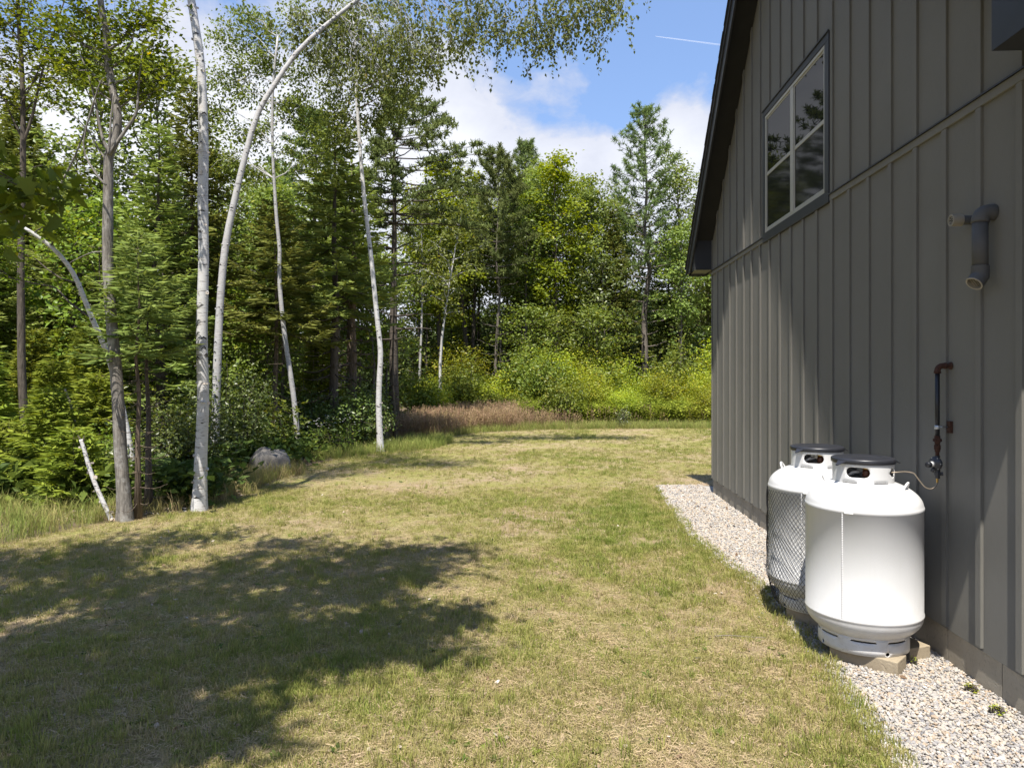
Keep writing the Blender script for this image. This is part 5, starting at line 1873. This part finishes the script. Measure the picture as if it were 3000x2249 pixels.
for q, ((x, y), where) in enumerate(zip(mm, tell_apart(mm, 'thicket'))):
    s = g.uniform(.42, .95) * (.62 + .085 * (y - 30))
    plant('thicket_shrub', 'yellow green shrub of the sunlit thicket, ' + where, 'shrub', (x, y, T(x, y) - .02), (MSH2 if q % 6 == 1 else MSH)[q % 3], (M['dark_bark'], M['bush'] if q % 6 == 1 else M['meadow']), NS, 'yellow green shrubs of the thicket', g.uniform(0, 6.28), (s * 1.1, s * 1.1, s))
# alder clump over the thicket
AL = hardwood(230, 4.6, 1.9, 1.6, 2200, .15, .05, (.4, 0), 18, 5, .3, .45)
for vx, zc, lb, r_, s in ((1140, 37.5, 'arching alder at the left of the alder clump', .3, 1.0), (1215, 38.2, 'alder in the middle of the alder clump', 2.2, .92), (1290, 37.8, 'light green alder at the right of the alder clump', 4.0, .98)):
    stand('alder_tree', lb, 'small tree', vx, zc, AL, (M['far_bark'], M['bush']), None, None, r_, s)
stand('weed_plant', 'lone leafy weed at the far edge of the lawn', 'weed', 1346, 27.9, shrub(240, .34, .85, 420, .11, 8, .3, .5, .3), (M['dark_bark'], M['shade_shrub']), names=NS)
# asters
ast = shrub(241, .4, .85, 520, .075, 9, .3, .5, .25)
for vx, zc, lb in ((700, 18.6, 'white flowered aster left of the corner birch'), (745, 18.8, 'white flowered aster nearest the corner birch'), (675, 18.3, 'aster clump in front of the glossy shrub, by the crooked birch')):
    o = stand('aster_plant', lb, 'wildflower', vx, zc, ast, (M['dark_bark'], M['bush']), None, None, vx, 1.0, NS)
    fl = MB()
    for q in range(16):
        c = np.array((g.normal(0, .22), g.normal(0, .22), g.uniform(.72, 1.0)))
        for k in range(8):
            a = k * .785
            d = np.array((math.cos(a), math.sin(a), .25)); sd = np.array((-math.sin(a), math.cos(a), 0)) * .007
            fl.add([c, c + d * .012 + sd, c + d * .030, c + d * .012 - sd], [(0, 1, 2, 3)])
    fl.build('flowers', M['petal'], o)

# boulders
def boulder(label, c, r, seed, m, squash=(1, 1, .7)):
    g = np.random.default_rng(seed)
    import bmesh
    bm = bmesh.new()
    bmesh.ops.create_icosphere(bm, subdivisions=4, radius=1)
    pl = [(unit(g.normal(0, 1, 3)), g.uniform(.62, .92)) for q in range(9)]
    for v in bm.verts:
        p = np.array(v.co)
        for n_, d in pl:
            e = p.dot(n_) - d
            if e > 0:
                p = p - n_ * e * .85
        p = p * (1 + .10 * noise.noise(p * 1.7 + seed) + .035 * noise.noise(p * 6 + seed))
        v.co = p * r * squash
    me = bpy.data.meshes.new('boulder')
    bm.to_mesh(me)
    bm.free()
    me.polygons.foreach_set('use_smooth', np.ones(len(me.polygons), bool))
    me.materials.append(m)
    o = bpy.data.objects.new('boulder', me)
    link(o)
    o.location = c
    return props(o, label, 'boulder', None)


bp = G(583, 1022)
boulder('grey granite boulder at the lawn edge below the crooked birch', (bp[0], bp[1] + .1, .16), .45, 3, M['rock'], (1.0, .8, .92))
bp = P(152, 975, 14.2)
boulder('tan rock half hidden in the saplings at left', (bp[0], bp[1], .25), .62, 8, M['sandrock'], (1.1, .9, .75))

# ================================================================== GRASS, GRAVEL, LITTER
def tot(n):
    return np.zeros(n)


def fill(name, pts, protos, smin, smax, tint, label, cat, m, tilt=.12, picks=None):
    n = len(pts)
    g = np.random.default_rng(n)
    rot = np.stack([g.normal(0, tilt, n), g.normal(0, tilt, n), g.uniform(0, 6.28, n)], 1)
    sc = g.uniform(smin, smax, n)
    return scatter(name, np.array(pts), protos, sc, rot, np.clip(tint, 0, 1), picks if picks is not None else g.integers(0, len(protos), n), label, cat, m)


def green(x, y):
    """how green the turf is at a place"""
    v = .50 + .45 * nz(x, y, .42, 3.1) + .42 * nz(x, y, 1.6, 7.7) + .30 * nz(x, y, 5, 1.2)
    v += .20 * math.exp(-((x - 1.25) / .55) ** 2) * (1 if y < 13 else .4)
    v += .08 * math.exp(-((x + .6) / 2.2) ** 2 - ((y - 9.5) / 3.5) ** 2)
    v -= .16 * math.exp(-((x + 3.0) / 2.0) ** 2 - ((y - 14.0) / 3.0) ** 2)
    v -= .20 * math.exp(-((x) / 2.5) ** 2 - ((y - 3.6) / 1.6) ** 2)
    return v


gg = np.random.default_rng(401)
tp_, tt_, ts_ = [], [], []
sp_, st_ = [], []
for (ya, yb, dens, ds) in ((2.6, 5.2, 900, 420), (5.2, 8.5, 520, 230), (8.5, 13, 300, 90), (13, 20, 150, 30), (20, 28.4, 80, 8)):
    xa, xb = -.80 * yb - .5, .32 * yb + 1.0
    n = int((xb - xa) * (yb - ya) * (dens + ds))
    X, Y = gg.uniform(xa, xb, n), gg.uniform(ya, yb, n)
    U = gg.random(n)
    for x, y, u in zip(X, Y, U):
        if x < -.80 * y - .4 or not inside(LAWN, x, y):
            continue
        gv = green(x, y)
        if u < dens / (dens + ds):
            if gg.random() < .22 + 1.0 * gv:
                tp_.append((x, y, LZ))
                tt_.append(.10 + .72 * gv + gg.normal(0, .16))
                ts_.append((.75 + .5 * max(0, gv) + gg.normal(0, .14)) * (1 + .018 * y))
        elif gg.random() < 1.15 - gv:
            sp_.append((x, y, LZ))
            st_.append(gg.uniform(0, .32))
g = np.random.default_rng(5)
tp2 = [tuft_mesh(g, 16, .036, .045, .0016, .9) for q in range(4)] + [tuft_mesh(g, 12, .062, .030, .0019, .6) for q in range(2)]
n = len(tp_)
pk = np.where(g.random(n) < .10, g.integers(4, 6, n), g.integers(0, 4, n))
rot = np.stack([g.normal(0, .15, n), g.normal(0, .15, n), g.uniform(0, 6.28, n)], 1)
scatter('lawn_grass', np.array(tp_), tp2, np.clip(ts_, .35, 2), rot, np.clip(tt_, 0, 1), pk, 'patchy mown grass, part green and part dry straw', 'grass', M['grass'])
fill('dry_clippings', sp_, [straw_mesh(g, 18, .040, .055) for q in range(5)], .6, 1.3, np.array(st_), 'dry straw coloured clippings lying over the thin turf', 'dry grass', M['grass'], .05)
# odd taller tufts that the mower left
ot = []
while len(ot) < 1000:
    y = 2.8 + 17 * g.random() ** 1.6
    x = g.uniform(-.8 * y, 1.8)
    if inside(LAWN, x, y) and nz(x, y, 1.1, 4) > -.05:
        for q in range(g.integers(1, 5)):
            ot.append((x + g.normal(0, .06), y + g.normal(0, .06), LZ))
fill('lawn_tufts', ot, [tuft_mesh(g, 14, .105, .03, .0018, .55) for q in range(4)], .5, 1.25, g.normal(.66, .13, len(ot)), 'odd taller green tufts standing in the mown lawn', 'grass', M['grass'])
# taller tufts along the gravel
ed = []
for q in range(1500):
    k = g.integers(22, 30)
    a, b = np.array(LAWN[k]), np.array(LAWN[k + 1])
    t = g.random()
    p = a + (b - a) * t
    ed.append((p[0] - abs(g.normal(0, .14)) + .06, p[1] + g.normal(0, .05), LZ))
ed = [e for e in ed if e[1] > 2.4]
fill('edge_grass', ed, [tuft_mesh(g, 8, .075, .03, .0020, .6) for q in range(4)], .5, 1.2, g.normal(.58, .13, len(ed)), 'longer fresh green grass fringing the gravel strip', 'grass', M['grass'])
# tall grass: left edge, boulder foot, corner of the wood, far edge
tg, tgt = [], []
def sow(poly, n, tm, ts, z=0.0):
    xs = [p[0] for p in poly]; ys = [p[1] for p in poly]
    c = 0
    while c < n:
        x, y = g.uniform(min(xs), max(xs)), g.uniform(min(ys), max(ys))
        if inside(poly, x, y):
            tg.append((x, y, T(x, y) + z)); tgt.append(g.normal(tm, ts)); c += 1
sow([(-14, 7.2), (-8.5, 7.4), (-6.5, 8.0), (-6.1, 9.3), (-6.5, 11.2), (-9.5, 11.5), (-14, 11)], 2600, .56, .2)
sow([(-6.4, 12.9), (-5.2, 13.0), (-5.0, 14.6), (-5.4, 15.6), (-6.6, 15.0)], 420, .35, .2)
sow([(-5.6, 16.6), (-4.4, 18.4), (-3.3, 19.3), (-2.9, 21.3), (-3.1, 23.0), (-4.4, 22.5), (-4.7, 19.6), (-5.8, 18.0)], 900, .66, .15)
sow([(-3.4, 24.0), (-2.2, 25.7), (-.6, 26.9), (1.5, 27.5), (8.5, 28.2), (8.5, 30.2), (1, 29.6), (-2, 28.5), (-4.2, 26)], 3400, .58, .16)
sow([(-6.2, 9.5), (-5.3, 10.4), (-5.0, 11.8), (-5.2, 13), (-5.7, 13), (-5.6, 11.4), (-6.4, 10.2)], 160, .3, .2)
fill('tall_grass', tg, [tuft_mesh(g, 13, .31, .09, .0028, .7) for q in range(5)], .5, 1.2, np.array(tgt), 'uncut tall green grass round the edge of the lawn', 'tall grass', M['tall_grass'])
# russet bent grass
rg = []
poly = [(-5.2, 22.8), (-3.6, 23.2), (-2.7, 26.0), (-.6, 27.4), (2.2, 28.2), (6.5, 28.9), (6.5, 30), (1.5, 30.2), (-1, 31.5), (-3.8, 31.5), (-5.2, 29)]
while len(rg) < 1900:
    x, y = g.uniform(-5.4, 6.6), g.uniform(22.6, 31.6)
    if inside(poly, x, y) and g.random() < (1.0 if x < -1.2 else 0.22 if x < 1 else .04):
        rg.append((x, y, T(x, y)))


def plume_mesh(g):
    mb = MB()
    for q in range(7):
        an = g.uniform(0, 6.28)
        p = np.array((g.normal(0, .07), g.normal(0, .07), 0))
        e = p + np.array((math.cos(an), math.sin(an), 0)) * g.uniform(.03, .2) + (0, 0, g.uniform(.34, .78))
        sd = np.array((-math.sin(an), math.cos(an), 0)) * .0028
        mb.add([p - sd, p + sd, e + sd, e - sd], [(0, 1, 2, 3)], None, .4)
        for k in range(9):
            c = e - (e - p) * .035 * k
            d = unit(g.normal(0, 1, 3) + (0, 0, .5)) * .05
            s2 = unit(np.cross(d, (0, 0, 1.0))) * .008
            mb.add([c, c + d * .5 + s2, c + d, c + d * .5 - s2], [(0, 1, 2, 3)], None, g.uniform(.3, 1))
    return mb.mesh('plume')


fill('russet_grass', rg, [plume_mesh(g) for q in range(4)], .75, 1.2, g.beta(2, 2, len(rg)), 'russet seeding grass between the lawn and the thicket', 'tall grass', M['red_grass'])


# leafy stalks that knit the thicket together
def stalk_mesh(g):
    mb = MB()
    h = g.uniform(.6, 1.05)
    mb.tube([(0, 0, 0), (g.normal(0, .04), g.normal(0, .04), h)], (.006, .003), 3, False, .3)
    for k in range(26):
        z = h * (.2 + .8 * (k / 26))
        an = k * 2.4
        d = np.array((math.cos(an), math.sin(an), g.uniform(-.25, .3))) * g.uniform(.12, .20)
        sd = np.array((-math.sin(an), math.cos(an), g.normal(0, .25))) * .034
        c = np.array((0, 0, z))
        mb.add([c, c + d * .5 + sd, c + d, c + d * .5 - sd], [(0, 1, 2, 3)], None, g.uniform(.2, 1) * (.5 + .5 * z / h))
    return mb.mesh('stalk')


M['stalk'] = m_inst('thicket_leaf', [(0, (0.12, .165, .018)), (.5, (.235, .28, .03)), (.85, (.32, .33, .04)), (1, (.42, .37, .05))], .38, .7)
mp = []
while len(mp) < 1900:
    y = 29.4 + 6 * g.random() ** 1.4
    x = g.uniform(-.15 * y - 1.4, .23 * y + 1.5)
    if y < 32 and x < -1.4:
        continue
    mp.append((x, y, T(x, y)))
fill('thicket_growth', mp, [stalk_mesh(g) for q in range(6)], .6, 1.15, np.clip([.45 + .5 * nz(a, b, .5, 2) + g.normal(0, .14) for a, b, c in mp], 0, 1), 'yellow green leafy stalks filling the sunlit thicket', 'undergrowth', M['stalk'])

# forest floor: low leafy plants under the left wood and the far wood
def herb_mesh(g):
    mb = MB()
    c = np.stack([g.normal(0, .16, 26), g.normal(0, .16, 26), g.uniform(.03, .34, 26)], 1)
    leaf_cards(mb, c, .10, g, g.uniform(.2, .9, 26), 1.2)
    return mb.mesh('herb')


M['herb'] = m_inst('forest_herb', [(0, (.03, .06, .012)), (.5, (.075, .115, .022)), (1, (.17, .21, .03))], .38, .6)
hp, ht = [], []
while len(hp) < 5200:
    y = 11 + 38 * g.random() ** 1.5
    x = -g.uniform(.15 * y + 3.2, .86 * y + 1.5)
    if inside(LAWN, x, y) or (y < 24 and x > -5.6) or (x + 5.5) ** 2 + (y - 13.6) ** 2 < 1.4:
        continue
    hp.append((x, y, T(x, y))); ht.append(.42 + .5 * nz(x, y, .5, 5) + g.normal(0, .2))
while len(hp) < 7600:
    y = g.uniform(39, 62)
    hp.append((g.uniform(-9, 13), y, 0)); hp[-1] = (hp[-1][0], y, T(hp[-1][0], y)); ht.append(.25 + g.normal(0, .15))
fill('forest_herbs', hp, [herb_mesh(g) for q in range(5)], .8, 2.0, np.array(ht), 'low leafy plants covering the forest floor', 'undergrowth', M['herb'])

# broad-leaved weeds flat in the turf
wp = []
while len(wp) < 420:
    y = 2.8 + 15 * g.random() ** 1.5
    x = g.uniform(-.8 * y, 1.75)
    if inside(LAWN, x, y) and nz(x, y, .9, 6) > -.1:
        wp.append((x, y, LZ))


def rosette_mesh(g):
    mb = MB()
    for k in range(9):
        an = k * 2.4
        d = np.array((math.cos(an), math.sin(an), g.uniform(.1, .5))) * g.uniform(.5, 1)
        sd = np.array((-math.sin(an), math.cos(an), 0)) * .22
        c = np.array((0, 0, .05))
        mb.add([c, c + d * .6 + sd, c + d, c + d * .6 - sd], [(0, 1, 2, 3)], None, g.uniform(.3, 1))
    return mb.mesh('rosette')


fill('lawn_weeds', wp, [rosette_mesh(g) for q in range(4)], .022, .055, g.normal(.6, .18, len(wp)), 'small broad leaved weeds growing flat in the lawn', 'weeds', M['herb'], .2)

# leaf litter
def litter_mesh(g, curl):
    mb = MB()
    n_ = 7
    sd = np.stack([np.linspace(0, 1, n_), .28 * np.sin(np.linspace(0, math.pi, n_)) + .01], 1)
    v = []
    for u, w_ in sd:
        zc_ = curl * (u - .5) ** 2 + .02
        v += [(u - .5, -w_, zc_ + curl * .5 * w_), (u - .5, 0, zc_), (u - .5, w_, zc_ + curl * .6 * w_)]
    q = []
    for k in range(n_ - 1):
        for s in (0, 1):
            q.append((k * 3 + s, k * 3 + s + 1, k * 3 + 4 + s, k * 3 + 3 + s))
    mb.add(v, q, None, g.uniform(.3, .8))
    return mb.mesh('dead_leaf')


lp, ls_, lt = [], [], []
for q in range(1100):
    y = 3.0 + 11 * g.random() ** 1.4
    x = g.uniform(-.8 * y, 1.7)
    if inside(LAWN, x, y) and nz(x, y, .8, 9) > -.15:
        lp.append((x, y, LZ + .012)); ls_.append(g.uniform(.02, .05)); lt.append(g.beta(1.4, 1.7))
for q in range(1400):
    x, y = g.uniform(-7.0, -4.9), g.uniform(9.6, 13.2)
    if not inside(LAWN, x, y):
        lp.append((x, y, .02)); ls_.append(g.uniform(.04, .08)); lt.append(g.beta(1.6, 1.6))
for q in range(30):
    lp.append((g.uniform(1.9, 2.7), g.uniform(3.2, 12), .038)); ls_.append(g.uniform(.03, .06)); lt.append(g.uniform(0, .35))
n = len(lp)
scatter('leaf_litter', np.array(lp), [litter_mesh(g, c) for c in (.25, .6, -.3, .9)], np.array(ls_), np.stack([g.normal(0, .35, n), g.normal(0, .35, n), g.uniform(0, 6.28, n)], 1), np.array(lt), g.integers(0, 4, n),
        'scattered pale dead leaves on the lawn and under the trees', 'dead leaves', M['litter'])


# gravel
def stone_mesh(g):
    import bmesh
    bm = bmesh.new()
    bmesh.ops.create_icosphere(bm, subdivisions=1, radius=1)
    for v in bm.verts:
        v.co = v.co * g.uniform(.72, 1.15)
        v.co.z *= .62
        v.co.x *= 1.2
    bmesh.ops.bevel(bm, geom=bm.edges[:], offset=.10, segments=1, affect='EDGES')
    me = bpy.data.meshes.new('stone')
    bm.to_mesh(me)
    bm.free()
    me.polygons.foreach_set('use_smooth', np.zeros(len(me.polygons), bool))
    return me


GR = [(1.66, 2.2), (1.76, 3.8), (1.80, 4.5), (1.89, 5.2), (1.97, 6.7), (1.89, 7.5), (1.75, 9.2), (1.84, 11.2), (1.93, 13.3), (2.2, 13.42), (2.76, 13.4), (2.76, 12.5), (2.755, 2.2)]
sp2, ss2 = [], []
for (ya, yb, dens, r0) in ((2.2, 6.2, 6400, .0105), (6.2, 9.5, 4400, .0125), (9.5, 13.5, 2600, .0145)):
    n = int(1.15 * (yb - ya) * dens)
    for x, y in zip(g.uniform(1.63, 2.77, n), g.uniform(ya, yb, n)):
        if inside(GR, x + .03 * nz(x, y, 6), y):
            sp2.append((x, y, LZ + .008 + g.uniform(0, .012))); ss2.append(.88 * r0 * g.lognormal(0, .28))
for q in range(700):                                          # strays in the grass
    k = g.integers(22, 30)
    a, b = np.array(LAWN[k]), np.array(LAWN[k + 1])
    p = a + (b - a) * g.random()
    sp2.append((p[0] - abs(g.normal(0, .07)), p[1], LZ + .004)); ss2.append(.009 * g.lognormal(0, .25))
n = len(sp2)
st = g.beta(1.6, 1.35, n)
scatter('gravel', np.array(sp2), [stone_mesh(g) for q in range(8)], np.clip(ss2, .005, .03), g.uniform(0, 6.28, (n, 3)) * (.12, .12, 1), st, g.integers(0, 8, n),
        'pale crushed stone strip along the house wall', 'gravel', M['stone'])
# weeds in the gravel and on the lawn
wd = shrub(250, .05, .04, 26, .026, 4, .9, .5, .45)
for x, y, lb in ((2.62, 4.42, 'small green weed at the foot of the foundation'), (2.50, 5.14, 'single small sprout beside the block near the wall'), (2.64, 4.72, 'trailing weed beside the foundation in the gravel')):
    plant('small_weed', lb, 'weed', (x, y, .02), wd, (M['dark_bark'], M['meadow']), NS, None, x * 9, (1.3, 1.1, .6) if 'single' not in lb else (.5, .5, .7))
props(MB().tube(smooth_path([(1.25, 5.62, .02), (1.35, 5.60, .035), (1.48, 5.61, .025), (1.62, 5.58, .03)], 9), np.linspace(.004, .002, 10), 5).build('twig', M['deadwood'], None, True), 'pale thin twig lying on the grass left of the tanks', 'twig')
# stones heaped between tan snag and birch
